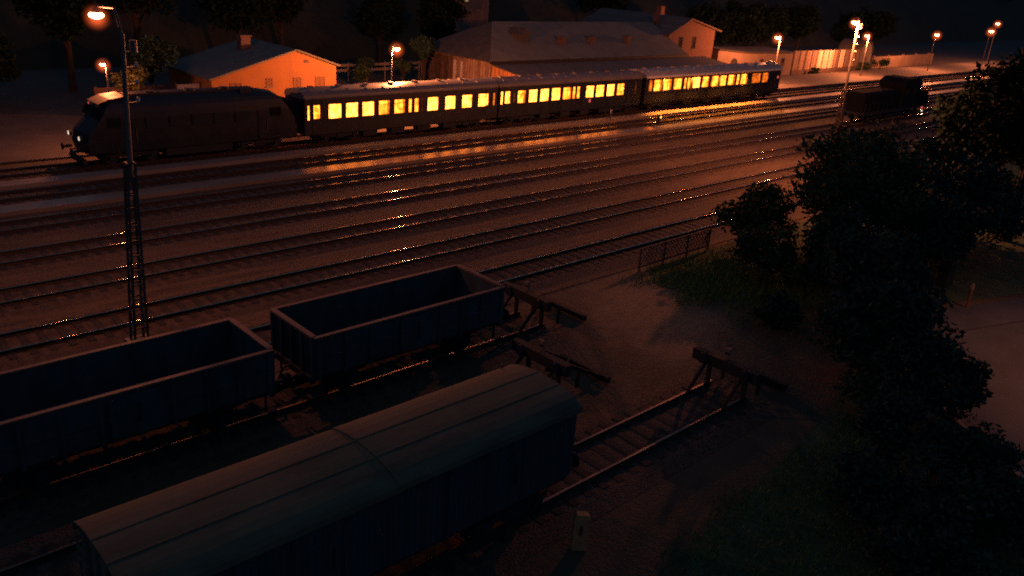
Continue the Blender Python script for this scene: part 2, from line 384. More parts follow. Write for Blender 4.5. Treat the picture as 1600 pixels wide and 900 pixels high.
track(45.6, -20, 330, 12, 'empty track on the near side of the bright orange walkway')
track(51.2, -20, 330, 14, 'empty track between the two pale walkways in front of the coaches')
track(56.3, -20, 330, 16, 'far track on which the lit passenger train stands')

# ------------------------------------------------------------------ rolling stock parts
def wheelset(parent, x, y, r=.46):
    w = MB()
    for s in (-.75, .75):
        n = 18
        w.tube([(0,s-.065,r),(0,s+.065,r)], r, n)
        w.tube([(0,s-.09*(1 if s>0 else -1),r),(0,s-.065*(1 if s>0 else -1),r)], r+.03, n)
    w.tube([(0,-.7,r),(0,.7,r)], .07, 8)
    return w.build('wheelset', M['dark'], parent, (x, y, 0))
def bogie(parent, x, half=1.25, r=.46):
    b = MB()
    for s in (-1.02, 1.02):
        b.box(-half-.35, half+.35, s-.06, s+.06, r-.02, r+.2)
        for k in (-half, half): b.box(k-.16, k+.16, s-.12, s+.12, r-.17, r+.17)
        b.box(-.35,.35,s-.1,s+.1,r-.12,r+.26)
    b.box(-.3,.3,-1,1,r,r+.25)
    o = b.build('bogie', M['dark'], parent, (x, 0, 0))
    for k in (-half, half): wheelset(o, k, 0, r)
    return o
def buffers(parent, x, d, z=1.05):
    for s in (-.875, .875):
        b = MB(); b.tube([(0,0,0),(d*.34,0,0)], .10, 10); b.tube([(d*.34,0,0),(d*.52,0,0)], .07, 10); b.tube([(d*.52,0,0),(d*.57,0,0)], .23, 14)
        b.build('buffer', M['dark'], parent, (x, s, z))
    h = MB(); h.bar((0,0,0),(d*.3,0,-.05),.07); h.bar((d*.3,0,-.05),(d*.45,0,-.4),.06)
    h.build('coupling_hook', M['dark'], parent, (x, 0, z))

# ------------------------------------------------------------------ passenger coaches
C1 = [(31.31,31.56,1),(31.81,32.42,1),(33.08,34.23,0),(34.58,35.7,0),(36.04,37.16,0),(37.54,38.63,1),(39.01,40.1,1),(40.39,40.76,1),(40.98,41.43,1),(41.68,41.9,3),(42.29,43.44,0),(44.12,45.26,0),(45.93,47.08,0),(47.73,48.93,0),(49.37,49.72,2)]
C2 = [(50.32,50.65,0),(50.82,51.5,0),(51.82,52.16,3),(52.35,53.4,1),(53.74,54.87,0),(55.19,56.35,0),(56.69,57.87,0),(58.2,59.38,1),(59.52,59.93,1),(60.1,60.55,1),(61.39,62.55,0),(62.83,64.06,0),(64.42,65.6,0),(65.9,67.1,1),(68.75,69.05,3)]
C3 = [(71.0,71.66,2),(71.84,73.28,1),(73.48,74.92,1),(75.18,76.7,1),(77.09,77.55,1),(77.7,78.26,1),(78.7,80.1,0),(80.44,81.79,1),(82.1,83.55,1),(83.84,85.15,1),(85.5,86.98,1),(87.25,87.85,1),(88.1,89.5,1),(90.48,92.45,2),(92.75,94.15,2)]
def coach(x0, x1, wins, label, wz0, wz1, roofm, doors, seed, roofz=4.02):
    xc = (x0 + x1) / 2; L = x1 - x0; h = L / 2; Y0 = -1.42; Y1 = 1.42; ze = 3.42
    t = thing('passenger_coach', label, 'railway coach', (xc, 56.3, 0), 'coaches of the lit passenger train')
    b = MB()
    ws = sorted([(a - xc, c - xc) for a, c, k in wins])
    # side with real window openings (near side), plain far side, ends, floor
    xs = -h
    for a, c in ws:
        b.box(xs, a, Y0, Y0+.07, wz0, wz1); xs = c
    b.box(xs, h, Y0, Y0+.07, wz0, wz1)
    b.box(-h, h, Y0, Y0+.07, .82, wz0); b.box(-h, h, Y0, Y0+.07, wz1, ze)
    b.box(-h, h, Y1-.07, Y1, .82, ze)
    b.box(-h, -h+.07, Y0+.07, Y1-.07, .82, ze); b.box(h-.07, h, Y0+.07, Y1-.07, .82, ze)
    b.box(-h+.07, h-.07, Y0+.07, Y1-.07, .95, 1.05)
    b.box(-h, h, Y0-.015, Y0, 1.0, 1.04); b.box(-h, h, Y0-.02, Y0, wz0-.12, wz0-.07)
    b.build('body', M['coach'], t)
    pr = [(Y0-.04, ze)]
    for k in range(0, 13):
        g = math.pi * k / 12; pr.append((-1.44 * math.cos(g), ze + .06 + (roofz - ze - .06) * math.sin(g) ** .8))
    pr.append((Y1+.04, ze))
    r = MB(); r.prism(pr, 'x', -h-.05, h+.05)
    for k in range(int(L / 2.4)):
        x = -h + 1.3 + k * 2.4
        r.box(x-.16, x+.16, -.18, .18, roofz-.02, roofz+.13)
    for k in range(int(L / 1.6)):
        x = -h + .8 + k * 1.6; r.box(x-.02, x+.02, -1.0, 1.0, roofz-.2, roofz-.05)
    ro = r.build('roof', roofm, t)
    gut = MB(); gr_ = .13 if roofz > 4.1 else .06; gut.tube([(-h, Y0-.05, ze+.06), (h, Y0-.05, ze+.06)], gr_, 10); gut.build('gutter', M['gutter'] if roofz > 4.1 else roofm, t)
    for (a, c, k) in wins:
        a -= xc; c -= xc; m_ = (a + c) / 2; w = (c - a) / 2; zc = (wz0 + wz1) / 2; hh = (wz1 - wz0) / 2
        f = MB(); e = .035
        for q in ((-w, w, -hh, -hh+e), (-w, w, hh-e, hh), (-w, -w+e, -hh+e, hh-e), (w-e, w, -hh+e, hh-e)):
            f.box(q[0], q[1], -.025, .05, q[2], q[3])
        if w > .45: f.box(-w+e, w-e, -.012, .03, hh*.42, hh*.42+.025)
        fo = f.build('window', M['coach'], t, (m_, Y0+.02, zc))
        pn = MB(); pn.box(-w+e, w-e, .052, .058, -hh+e, hh-e)
        pn.build('pane', WIN[k], fo)
        if k == 1 and w > .4:
            cu = MB(); s = rnd.choice((-1, 1)); q = w * rnd.uniform(.25, .5)
            n = 5
            for i in range(n):
                xa = (s * w * .93) - s * q * i / n; xb = (s * w * .93) - s * q * (i + .8) / n
                cu.box(min(xa, xb), max(xa, xb), .034 + .006 * (i % 2), .046, -hh+e, hh-e)
            cu.build('curtain', WIN[2], fo)
    for dx in doors:
        dx -= xc
        d = MB(); d.box(-.42, -.38, -.03, 0, 0, 2.3); d.box(.38, .42, -.03, 0, 0, 2.3); d.box(-.42, .42, -.03, 0, 2.3, 2.34); d.box(-.38, .38, -.012, 0, 0, 1.0)
        do = d.build('door', M['coach'], t, (dx, Y0, 1.0))
        MB().bar((.3,-.05,.9),(.3,-.05,1.5),.035).build('handle', M['pole'], do)
        st = MB()
        for i in range(3): st.box(dx-.4, dx+.4, Y0-.05, Y0+.2, .3+.2*i, .33+.2*i)
        st.build('step', M['dark'], t)
    for s in (-1, 1):
        bogie(t, s * (h - 3.2))
        g = MB(); g.box(-.16, .16, -.62, .62, 1.0, 3.05); g.build('gangway', M['dark'], t, (s * (h + .1), 0, 0))
        buffers(t, s * h, s, 1.05)
    u = MB(); u.box(-h+.2, h-.2, -1.25, 1.25, .72, .82)
    for k in range(4):
        x = -h * .45 + k * h * .28; u.box(x, x + 1.3, -1.2, -.5, .3, .72)
    u.build('underframe', M['dark'], t)
    return t
c1 = coach(31.1, 49.95, C1, 'first lit coach, coupled to the dark locomotive, with widely spaced square windows', 1.88, 3.0, M['coachroof'], (32.12, 49.0), 1)
c2 = coach(50.15, 69.75, C2, 'middle lit coach of the passenger train, between the other two', 1.9, 3.06, M['coachroof'], (51.16, 68.0), 2)
c3 = coach(70.45, 96.9, C3, 'last lit coach at the right end, with a pale shining roof edge', 2.02, 3.2, M['coachroof2'], (95.2,), 3, 4.12)
sl_ = MB().box(-.09,.09,-.05,0,-.16,.16).build('side_lamp', M['taillight'], c2, (62.0-59.95, -1.43, 1.62))
MB().box(-.1,.1,-.06,0,-.13,.13).build('tail_lamp', M['taillight'], c3, (96.3-83.675, -1.43, 2.55))
MB().tube([(0,-.5,0),(0,.5,0)], .22, 10).build('roof_vent', M['coachroof2'], c3, (95.6-83.675, -.6, 4.15))

# ------------------------------------------------------------------ main line locomotive
M['shunter'] = mat('shunter_paint', (.008,.01,.014), .85, var=(1,.3), spec=.15)
lo = thing('diesel_locomotive', 'dark diesel locomotive with sloping noses and two small front lamps, heading the train', 'locomotive', (23.3, 56.3, 0))
def capsule(prof, w0, w1, zs):
    """side profile (x,z) given a width that narrows towards the roof"""
    m = MB(); n = len(prof)
    def wd(z):
        if z <= zs: return w0
        return w0 + (w1 - w0) * min(1, (z - zs) / (4.25 - zs)) ** 1.6
    for s in (-1, 1):
        for (x, z) in prof: m.v.append((x, s * wd(z), z))
    m.f.append(tuple(range(n))); m.m.append(0)
    m.f.append(tuple(reversed(range(n, 2*n)))); m.m.append(0)
    for k in range(n):
        k2 = (k+1) % n; m.f.append((k2, k, n+k, n+k2)); m.m.append(0)
    return m
pf = [(-7.35,.85),(-7.55,1.1),(-7.5,1.9),(-7.2,2.45),(-6.55,3.0),(-6.1,3.75),(-5.6,4.05),(-4.6,4.2),(0,4.27),(4.6,4.2),(5.7,4.05),(6.3,3.7),(6.85,3.0),(7.3,2.3),(7.5,1.6),(7.5,.85)]
def side_quads():
    m = MB()
    zs = [.85,1.5,2.2,2.9,3.3,3.6,3.85,4.05,4.2]
    return m
# body as stacked cross-sections from end to end
def xrange_at(z):
    def hit(sgn):
        best = None
        for (xa, za), (xb, zb) in zip(pf, pf[1:]):
            if min(za, zb) - 1e-6 <= z <= max(za, zb) + 1e-6 and abs(zb - za) > 1e-6:
                x = xa + (xb - xa) * (z - za) / (zb - za)
                if sgn < 0 and x < 0: best = x if best is None else max(best, x)
                if sgn > 0 and x > 0: best = x if best is None else min(best, x)
        return best
    return hit(-1), hit(1)
lb = MB(); rows = []
for z, w in ((.87,1.46),(1.5,1.5),(2.2,1.5),(2.9,1.48),(3.3,1.42),(3.6,1.32),(3.85,1.15),(4.02,.92),(4.15,.6)):
    a, c = xrange_at(z)
    ring = []
    for k in range(5): ring.append((a + (.35 * (abs(k-2)/2) ** 2), -w * .98 + 2 * w * .98 * k / 4, z))
    for k in range(5): ring.append((c - (.35 * (abs(k-2)/2) ** 2), w * .98 - 2 * w * .98 * k / 4, z))
    rows.append(ring)
nb = 10
for r_ in rows: lb.v += r_
for i in range(len(rows)-1):
    for k in range(nb):
        k2 = (k+1) % nb; lb.f.append((i*nb+k2, i*nb+k, (i+1)*nb+k, (i+1)*nb+k2)); lb.m.append(0)
lb.f.append(tuple((len(rows)-1)*nb + k for k in reversed(range(nb)))); lb.m.append(0)
lb.f.append(tuple(range(nb))); lb.m.append(0)
lb.build('body', M['loco'], lo)
rf = MB(); rf.box(-4.4,4.4,-.5,.5,4.14,4.3)
for x in (-2.6, 0, 2.4): rf.tube([(x,0,4.3),(x,0,4.38)], .38, 14)
rf.box(3.2,4.0,-.9,.9,4.0,4.24)
rf.build('roof_hatch', M['locoroof'], lo)
MB().prism([(-6.2,3.86),(-5.5,4.14),(-4.45,4.26),(-4.45,4.2),(-5.5,4.04)], 'y', -1.0, 1.0).build('cab_roof', M['cabroof'], lo)
for s in (-1, 1):
    for sy in (-.72, .72):
        w = MB(); x = 6.36 * s
        a, c = xrange_at(3.08); a2, c2_ = xrange_at(3.62)
        xa = (a if s < 0 else c) + .03 * s; xb = (a2 if s < 0 else c2_) + .03 * s
        w.face([(xa, sy-.55, 3.08),(xa, sy+.55, 3.08),(xb, sy+.5, 3.62),(xb, sy-.5, 3.62)])
        w.face([(xa-.02*s, sy-.55, 3.08),(xb-.02*s, sy-.5, 3.62),(xb-.02*s, sy+.5, 3.62),(xa-.02*s, sy+.55, 3.08)])
        w.build('windscreen', M['glass'], lo)
    MB().box(-.4,.4,-.02,.02,-.3,.3).build('cab_window', M['glass'], lo, (5.5*s,-1.49,2.75))
    d = MB().box(-.36,.36,-.03,.01,0,1.9).build('door', M['loco'], lo, (4.5*s,-1.49,1.0))
    MB().bar((.28,-.06,.5),(.28,-.06,1.3),.035).build('handle', M['pole'], d)
for k in range(5):
    g = MB(); g.box(-.55,.55,-.03,.01,-.35,.35)
    for i in range(6): g.box(-.5,.5,-.05,-.03,-.3+i*.11,-.25+i*.11)
    g.build('side_grille', M['dark'], lo, (-3.0+k*1.5,-1.49,2.6))
for sy in (-1.02, 1.0):
    hl = MB().tube([(0,0,0),(-.16,0,0)], .17, 14).build('headlight', M['shade'], lo, (-7.36, sy, 1.85))
    MB().tube([(-.161,0,0),(-.175,0,0)], .13, 14).build('lens', M['headlight'], hl)
hl = MB().tube([(0,0,0),(-.14,0,0)], .1, 14).build('headlight', M['shade'], lo, (-6.28, 0, 3.82))
MB().tube([(-.141,0,0),(-.155,0,0)], .07, 14).build('lens', M['taillight'], hl)
for s in (-1, 1): bogie(lo, 4.4*s, 1.3, .5); buffers(lo, 7.45*s, s)
MB().box(-2.3,2.3,-1.2,1.2,.3,.87).build('fuel_tank', M['dark'], lo)
pl = MB(); pl.prism([(-1.3,.2),(1.3,.2),(1.3,.55),(-1.3,.55)], 'x', -7.5, -7.3); pl.build('snow_plough', M['dark'], lo)

# ------------------------------------------------------------------ shunting engine, right
sh = thing('shunting_engine', 'dark hood shunting engine standing alone on the right, cab at its far right', 'locomotive', (96.5, 40.95, 0))
hd = MB(); hd.prism([(-1.15,1.3),(1.15,1.3),(1.15,3.05),(.85,3.3),(-.85,3.3),(-1.15,3.05)], 'x', -8.2, .4); hd.build('hood', M['shunter'], sh)
hd = MB(); hd.prism([(4.6,1.3),(8.3,1.3),(8.2,2.5),(7.6,2.9),(4.6,3.1)], 'y', -1.15, 1.15); hd.build('hood', M['shunter'], sh)
cb = MB(); cb.prism([(-1.45,1.3),(1.45,1.3),(1.45,3.6),(-1.45,3.6)], 'x', .42, 4.58); cb.build('cab', M['shunter'], sh)
cr = MB(); cr.prism([(.2,3.6),(4.9,3.6),(4.8,4.0),(3.6,4.45),(1.4,4.45),(.3,4.0)], 'y', -1.5, 1.5); cr.build('cab_roof', M['shunter'], sh)
for x in (1.3, 3.2): MB().box(-.5,.5,-.02,.02,-.35,.35).build('cab_window', M['glass'], sh, (x,-1.46,3.0))
MB().box(-8.5,8.6,-1.45,1.45,1.0,1.28).build('running_board', M['dark'], sh)
rl = MB()
for i in range(9): rl.bar((-8.3+i*1.05,-1.4,1.28),(-8.3+i*1.05,-1.4,2.2),.04)
rl.bar((-8.3,-1.4,2.2),(.1,-1.4,2.2),.04); rl.build('handrail', M['dark'], sh)
for s in (-1, 1): bogie(sh, 5.2*s, 1.1); buffers(sh, 8.5*s, s)
MB().box(-2,2,-1.1,1.1,.4,1.0).build('fuel_tank', M['dark'], sh)
MB().box(-.14,.14,-.08,0,-.1,.12).build('tail_lamp', M['taillight'], sh, (6.2,-1.45,1.0))
MB().box(-.13,.13,-.08,0,-.09,.09).build('marker_lamp', M['headlight'], sh, (6.4,-1.45,.62))
MB().bar((-1.2,0,0),(1.2,0,0),.1,.06).build('roof_edge', M['rust'], sh, (-2,-.9,3.33))

# ------------------------------------------------------------------ open wagons
def open_wagon(xc, label):
    t = thing('open_wagon', label, 'goods wagon', (xc, 22.6, 0), 'open wagons standing in the yard')
    h = 4.0; w = 1.4; zf = 1.12; zt = 2.46
    for s in (-1, 1):
        m = MB(); y0, y1 = (w-.05, w) if s > 0 else (-w, -w+.05)
        m.box(-h, h, y0, y1, zf, zt)
        for k in range(9):
            x = -h + .12 + k * (2*h-.24) / 8
            m.box(x-.05, x+.05, y1 if s > 0 else y0-.07, y1+.07 if s > 0 else y0, zf-.1, zt-.02)
        m.box(-h, h, y1 if s > 0 else y0-.05, y1+.05 if s > 0 else y0, zf+.62, zf+.7)
        so = m.build('side_wall', [M['wagon']], t)
        d = MB(); yy = (w + .055) * s
        d.box(-.75,.75,min(yy,yy+.03*s),max(yy,yy+.03*s),zf+.02,zt-.1); d.bar((-.7,yy+.05*s,zf+.1),(.7,yy+.05*s,zt-.2),.06)
        do = d.build('side_door', M['wagon'], t); MB().bar((0,yy+.08*s,zf+.4),(0,yy+.08*s,zf+1.0),.05).build('handle', M['dark'], do)
        r = MB(); r.box(-h-.04, h+.04, (w-.09)*s if s > 0 else -w-.06, w+.06 if s > 0 else -w+.09, zt+.001, zt+.065)
        r.build('top_rail', M['rim'], t)
        e = MB(); x0, x1 = (h-.05, h) if s > 0 else (-h, -h+.05)
        e.box(x0, x1, -w+.051, w-.051, zf, zt)
        for k in range(5):
            y = -w + .1 + k * (2*w-.2) / 4
            e.box(x1 if s > 0 else x0-.1, x1+.1 if s > 0 else x0, y-.055, y+.055, zf-.1, zt-.02)
        e.build('end_wall', M['wagon'], t)
        r = MB(); r.box((h-.09)*s if s > 0 else -h-.1, h+.1 if s > 0 else -h+.09, -w+.092, w-.092, zt+.001, zt+.085)
        r.build('end_rail', M['rim'], t)
        buffers(t, (h + .12) * s, s)
        wheelset(t, 2.5 * s, 0, .48)
        for yy in (-1.0, 1.0):
            ax = MB(); ax.box(2.5*s-.16, 2.5*s+.16, yy-.12, yy+.12, .3, .68); ax.bar((2.5*s-.6,yy,.8),(2.5*s+.6,yy,.8),.08,.12)
            ax.bar((2.5*s-.3,yy,.95),(2.5*s-.2,yy,.35),.06); ax.bar((2.5*s+.3,yy,.95),(2.5*s+.2,yy,.35),.06)
            ax.build('axle_guard', M['dark'], t)
        br = MB(); br.bar((h*s*.97,-1.1*s,.35),(h*s*.97,-1.1*s,1.0),.06); br.box(h*s-.15,h*s+.15,-1.3,-1.0,.32,.36); br.build('step', M['dark'], t)
    fl = MB(); fl.box(-h+.05, h-.05, -w+.05, w-.05, zf-.02, zf+.05); fl.build('floor', M['wagonin'], t)
    u = MB(); u.box(-h-.1, h+.1, -1.15, -.95, .88, zf-.02); u.box(-h-.1, h+.1, .95, 1.15, .88, zf-.02)
    u.box(-h-.12, -h+.05, -1.3, 1.3, .86, zf-.021); u.box(h-.05, h+.12, -1.3, 1.3, .86, zf-.021)
    for k in (-1.3, 1.3): u.box(k-.06, k+.06, -.95, .95, .9, zf-.022)
    u.build('underframe', M['dark'], t)
    return t
open_wagon(16.2, 'empty open goods wagon in full view behind the covered wagon, backed against the buffer stop')
open_wagon(6.72, 'empty open goods wagon at the left edge, partly cut off by the picture')

# ------------------------------------------------------------------ covered wagon
bx = thing('covered_wagon', 'long covered goods wagon with a curved pale two part roof in the foreground', 'goods wagon', (9.2, 13.9, 0))
hb = 5.7; wb = 1.38
m = MB(); m.box(-hb,hb,-wb,-wb+.06,1.1,3.05); m.box(-hb,hb,wb-.06,wb,1.1,3.05); m.box(-hb+.06,hb-.06,-wb+.06,wb-.06,1.05,1.12); m.build('body', M['box'], bx)
for s in (-1, 1):
    e = MB(); pr = [(-wb+.062,1.1),(wb-.062,1.1),(wb-.062,3.05)]
    for k in range(9): g = math.pi*k/8; pr.append(((wb-.07)*math.cos(g), 3.05 + .42*math.sin(g)))
    pr.append((-wb+.062,3.05))
    e.prism(pr, 'x', s*hb-(.06 if s > 0 else 0), s*hb+(.0 if s > 0 else .06))
    for y in (-.9,-.3,.3,.9): e.box(s*hb-(0 if s > 0 else .08), s*hb+(.08 if s > 0 else 0), y-.05, y+.05, 1.0, 3.15)
    e.build('end_wall', M['boxtrim'] if s < 0 else M['box'], bx)
    buffers(bx, (hb+.1)*s, s); bogie(bx, 3.9*s, .9, .46)
    d = MB(); d.box(-1.25,1.25,-.06,-.015,-.95,.95)
    for q in (-1.2, 0, 1.2): d.box(q-.05,q+.05,-.09,-.06,-.95,.95)
    d.bar((-1.15,-.075,-.85),(1.15,-.075,.85),.06)
    do = d.build('sliding_door', M['box'], bx, (2.6*s, -wb, 2.07)); MB().bar((.9,-.12,-.3),(.9,-.12,.3),.05).build('handle', M['dark'], do)
def arc_roof(x0, x1, dz, name):
    r = MB(); pr = []; n = 14
    for k in range(n+1): g = math.pi*k/n; pr.append(((wb+.09)*math.cos(g), 3.03 + dz + .46*math.sin(g)**.85))
    for k in range(n, -1, -1): g = math.pi*k/n; pr.append(((wb+.04)*math.cos(g), 2.99 + dz + .43*math.sin(g)**.85))
    r.prism(pr, 'x', x0, x1)
    o = r.build(name, M['boxroof'], bx)
    sm = MB()
    for y in (-.55, .25): 
        z = 3.03 + dz + .46*math.sin(math.acos(y/(wb+.09)))**.85
        sm.box(x0+.02, x1-.02, y-.02, y+.02, z-.01, z+.018)
    sm.build('seam', M['boxroof'], o)
    sm = MB(); sm.box(x0+.01, x1-.01, wb+.06, wb+.12, 2.98+dz, 3.06+dz); sm.build('edge_rail', M['boxtrim'], o)
    sm = MB(); 
    for k in range(6):
        x = x0 + .5 + k*(x1-x0-1)/5; sm.tube([(x, -wb-.1, 3.0+dz),(x,-wb-.1,2.9+dz)], .03, 6)
    sm.build('roller', M['dark'], o)
    return o
arc_roof(-hb-.1, .04, -.012, 'roof'); arc_roof(-.06, hb+.1, .012, 'roof')
MB().bar((hb-.3,wb-.1,3.1),(hb-.3,wb-.1,3.42),.06).build('lamp_iron', M['boxtrim'], bx)
MB().box(-hb-.05,hb+.05,-1.2,1.2,.85,1.06).build('underframe', M['dark'], bx)
ld = MB()
for k in range(7): ld.bar((-hb-.14,.55,1.1+k*.3),(-hb-.14,1.05,1.1+k*.3),.035)
ld.bar((-hb-.14,.55,.9),(-hb-.14,.55,3.2),.04); ld.bar((-hb-.14,1.05,.9),(-hb-.14,1.05,3.2),.04); ld.build('ladder', M['boxtrim'], bx)

# ------------------------------------------------------------------ buffer stops
def buffer_stop(x, y, label):
    t = thing('buffer_stop', label, 'buffer stop', (x, y, 0), 'buffer stops at the ends of the sidings')
    b = MB(); b.box(-.14,.14,-1.35,1.35,.85,1.25); b.build('beam', M['wood'], t)
    for s in (-.752, .752):
        MB().tube([(-.14,s*1.15,1.05),(-.26,s*1.15,1.05)], .2, 12).build('buffer_pad', M['dark'], t)
        f = MB(); f.bar((.2,s,-.2),(.2,s,1.2),.12,.14); f.bar((-1.0,s,-.02),(.1,s,1.1),.08,.12); f.bar((.25,s,1.05),(2.5,s*1.1,-.15),.12,.14)
        f.bar((1.2,s,-.2),(1.25,s,.52),.1); f.build('frame', M['rust'], t)
    c = MB(); c.bar((2.45,-1.2,-.1),(2.45,1.2,-.1),.2,.24); c.bar((1.3,-.8,.45),(1.3,.8,.45),.1); c.bar((.25,-.7,.1),(2.3,.7,.0),.08); c.build('cross_tie', M['wood'], t)
    k = MB(); k.bar((0,0,1.25),(0,0,1.35),.06); k.box(-.05,.05,-.1,.1,1.33,1.7); kb = k.build('marker_board', M['stucco'], t)
    q = MB(); q.box(-.054,-.0505,-.095,.095,1.48,1.56); q.build('black_bar', M['black'], kb)
    return t
buffer_stop(22.85, 22.6, 'timber buffer stop right behind the open wagon in full view')
buffer_stop(19.35, 18.2, 'timber buffer stop beside the roof end of the covered wagon')
buffer_stop(24.4, 13.9, 'timber buffer stop at the end of the empty siding near the bushes')

# ------------------------------------------------------------------ lamps and masts
SOD = (1.0, .25, .085)
def lamp_light(parent, loc, power, r=.14, col=SOD):
    l = bpy.data.lights.new('lamp_light', 'POINT'); l.energy = power; l.color = col; l.shadow_soft_size = r
    o = bpy.data.objects.new('lamp_light', l); COL.objects.link(o); o.parent = parent; o.location = loc
    return o
def lantern(t, p, power, size=.3, bulb='bulb', shaded=False):
    x, y, z = p
    s = MB()
    if shaded: s.tube([(x,y,z+.34),(x,y,z+.28),(x,y,z+.05),(x,y,z-.35)], [.06,.16,size*1.5,size*2.6], 16, cap=False)
    else: s.tube([(x,y,z+size*.9),(x,y,z+size*.75),(x,y,z+size*.35),(x,y,z+size*.2)], [.05,.1,size*.5,size*.55], 14)
    s.build('lamp_shade', M['shade'], t)
    b = MB(); b.ball((x,y,z+size*.12), size*(.3 if shaded else .72), 14, 10, .5); b.build('lamp_glass', M[bulb], t, smooth=True)
    if not shaded:
        g = MB(); R_ = size*(1.5 if z > 10 else 2.0); g.ball((0,0,0), R_, 16, 10); g.build('lamp_halo', halo_for(R_), t, loc=(x, y, z - size*.1), smooth=True)  # added glow volume imitating a halo, not a glass part
    lamp_light(t, (x, y, z - (.06 if shaded else size*.85)), power, .1 if shaded else size*.6)
def lattice_mast(x, y, label, lean, arm, power, hz=10.85):
    t = thing('lattice_mast', label, 'lamp mast', (x, y, 0), 'lattice lamp masts among the tracks')
    zt = 6.6; m = MB()
    def wv(z): return .23 - .1 * z / zt
    def pt(sx, sy, z): return (sx*wv(z) + lean*z/hz, sy*wv(z), z)
    for sx in (-1, 1):
        for sy in (-1, 1): m.bar(pt(sx,sy,-.2), pt(sx,sy,zt), .07)
    n = 12
    for k in range(n + 1):
        z = zt * k / n
        for sy in (-1, 1): m.bar(pt(-1,sy,z), pt(1,sy,z), .05)
        for sx in (-1, 1): m.bar(pt(sx,-1,z), pt(sx,1,z), .05)
        if k < n:
            z2 = zt * (k+1) / n; q = 1 if k % 2 else -1
            for sx in (-1, 1): m.bar(pt(sx,-q,z), pt(sx,q,z2), .035)
    m.build('lattice', M['mast'], t)
    f = MB(); f.box(-.4,.4,-.4,.4,-.3,.0); f.build('footing', M['concrete'], t)
    ub = MB(); ub.tube([(lean*zt/hz,0,zt-.5),(lean*8.6/hz,0,8.6),(lean,0,hz)], [.1,.085,.07], 10); ub.build('pole', M['pole'], t)
    for i, z in enumerate((10.25, 9.75, 9.2, 8.6)):
        cx = lean*z/hz; cr = MB(); cr.bar((cx-.06,0,z),(cx+.42,0,z+.03),.05); cr.build('bracket', M['mast'], t)
    for i, z in enumerate((10.25, 9.75, 9.2, 8.6)):
        cx = lean*z/hz; MB().tube([(cx+.4,0,z+.03),(cx+.4,0,z+.1),(cx+.4,0,z+.2)], [.05,.07,.03], 8).build('insulator', M['insul'], t)
    MB().tube([(lean+.3,-.05,hz-.6),(lean+.3,-.05,hz-.2)], .12, 10).build('junction_box', M['pole'], t)
    ax, ay, az = arm
    ar = MB(); ar.tube([(lean,0,hz-.5),(lean+ax*.15,ay*.15,hz+.15),(lean+ax*.5,ay*.5,az+.42),(ax+lean*(abs(ay)<1),ay,az+.36)], [.06,.05,.045,.04], 8); ar.build('lamp_arm', M['mast'], t)
    lantern(t, (ax + lean*(abs(ay)<1), ay, az), power, .36)
    return t
lattice_mast(9.6, 29.3, 'tall lattice lamp mast rising behind the open wagons at left', .45, (.7, 3.1, 11.1), 1500)
lattice_mast(61.5, 29.3, 'tall lattice lamp mast standing behind the trees at right', -.25, (-.35, .1, 11.3), 13500, 11.5)
def street_lamp(x, y, z, label, power, arm=(0,0), size=.3, bulb='bulb'):
    t = thing('street_lamp', label, 'street lamp', (x, y, 0), 'street lamps on the station side')
    p = MB(); p.tube([(-arm[0],-arm[1],-.4),(-arm[0],-arm[1],1.0),(-arm[0],-arm[1],z+.2)], [.1,.075,.05], 10)
    p.build('pole', M['pole'], t)
    a = MB(); a.tube([(-arm[0],-arm[1],z+.1),(-arm[0]*.6,-arm[1]*.6,z+.42),(0,0,z+.36)], .04, 8); a.build('lamp_arm', M['pole'], t)
    f = MB(); f.tube([(-arm[0],-arm[1],-.4),(-arm[0],-arm[1],.5)], .14, 10); f.build('base', M['pole'], t)
    lantern(t, (0, 0, z), power, size, bulb)
    return t
street_lamp(19.0, 59.5, 5.62, 'street lamp beside the brightly lit leaves above the dark locomotive', 1700, (-.1,.3))
street_lamp(43.0, 60.3, 6.1, 'street lamp between the orange gabled shed and the big goods shed', 9500, (.5,0), .42)
street_lamp(106.8, 61.9, 6.3, 'street lamp just beyond the right end of the last coach', 8000, (-.7,0), .5)
street_lamp(134, 62.3, 6.3, 'street lamp beside the top of the right lattice mast', 10000, (-.6,0), .5)
street_lamp(160.8, 62.2, 6.3, 'street lamp on the road right of the round topped hut', 8000, (.5,0), .55, 'farbulb')
street_lamp(187, 62.2, 6.8, 'street lamp far right, larger one of the close pair', 6000, (.5,0), .62, 'farbulb')
street_lamp(201, 66, 7.9, 'street lamp far right, smaller and higher one of the close pair', 2500, (.5,0), .55, 'farbulb')

# small things among the tracks
g = thing('ground_signal', 'small lit yellow ground signal in front of the last coach', 'signal', (68.2, 50.9, 0))
MB().box(-.12,.12,-.12,.12,-.25,.1).build('post', M['dark'], g)
gh = MB().box(-.18,.18,-.14,.14,.1,.5).build('lamp_housing', M['dark'], g)
MB().tube([(0,-.141,.3),(0,-.155,.3)], .13, 12).build('lens', emis('signal_yellow', (1,.5,.08), 2.2), gh)
g = thing('marker_post', 'short pale post on the narrow walkway before the middle coach', 'post', (63.3, 51.9+1.2, 0))
MB().tube([(0,0,-.2),(0,0,.85)], .06, 8).build('post', M['pole'], g); MB().box(-.1,.1,-.03,.03,.65,.95).build('sign_plate', M['white'], g)

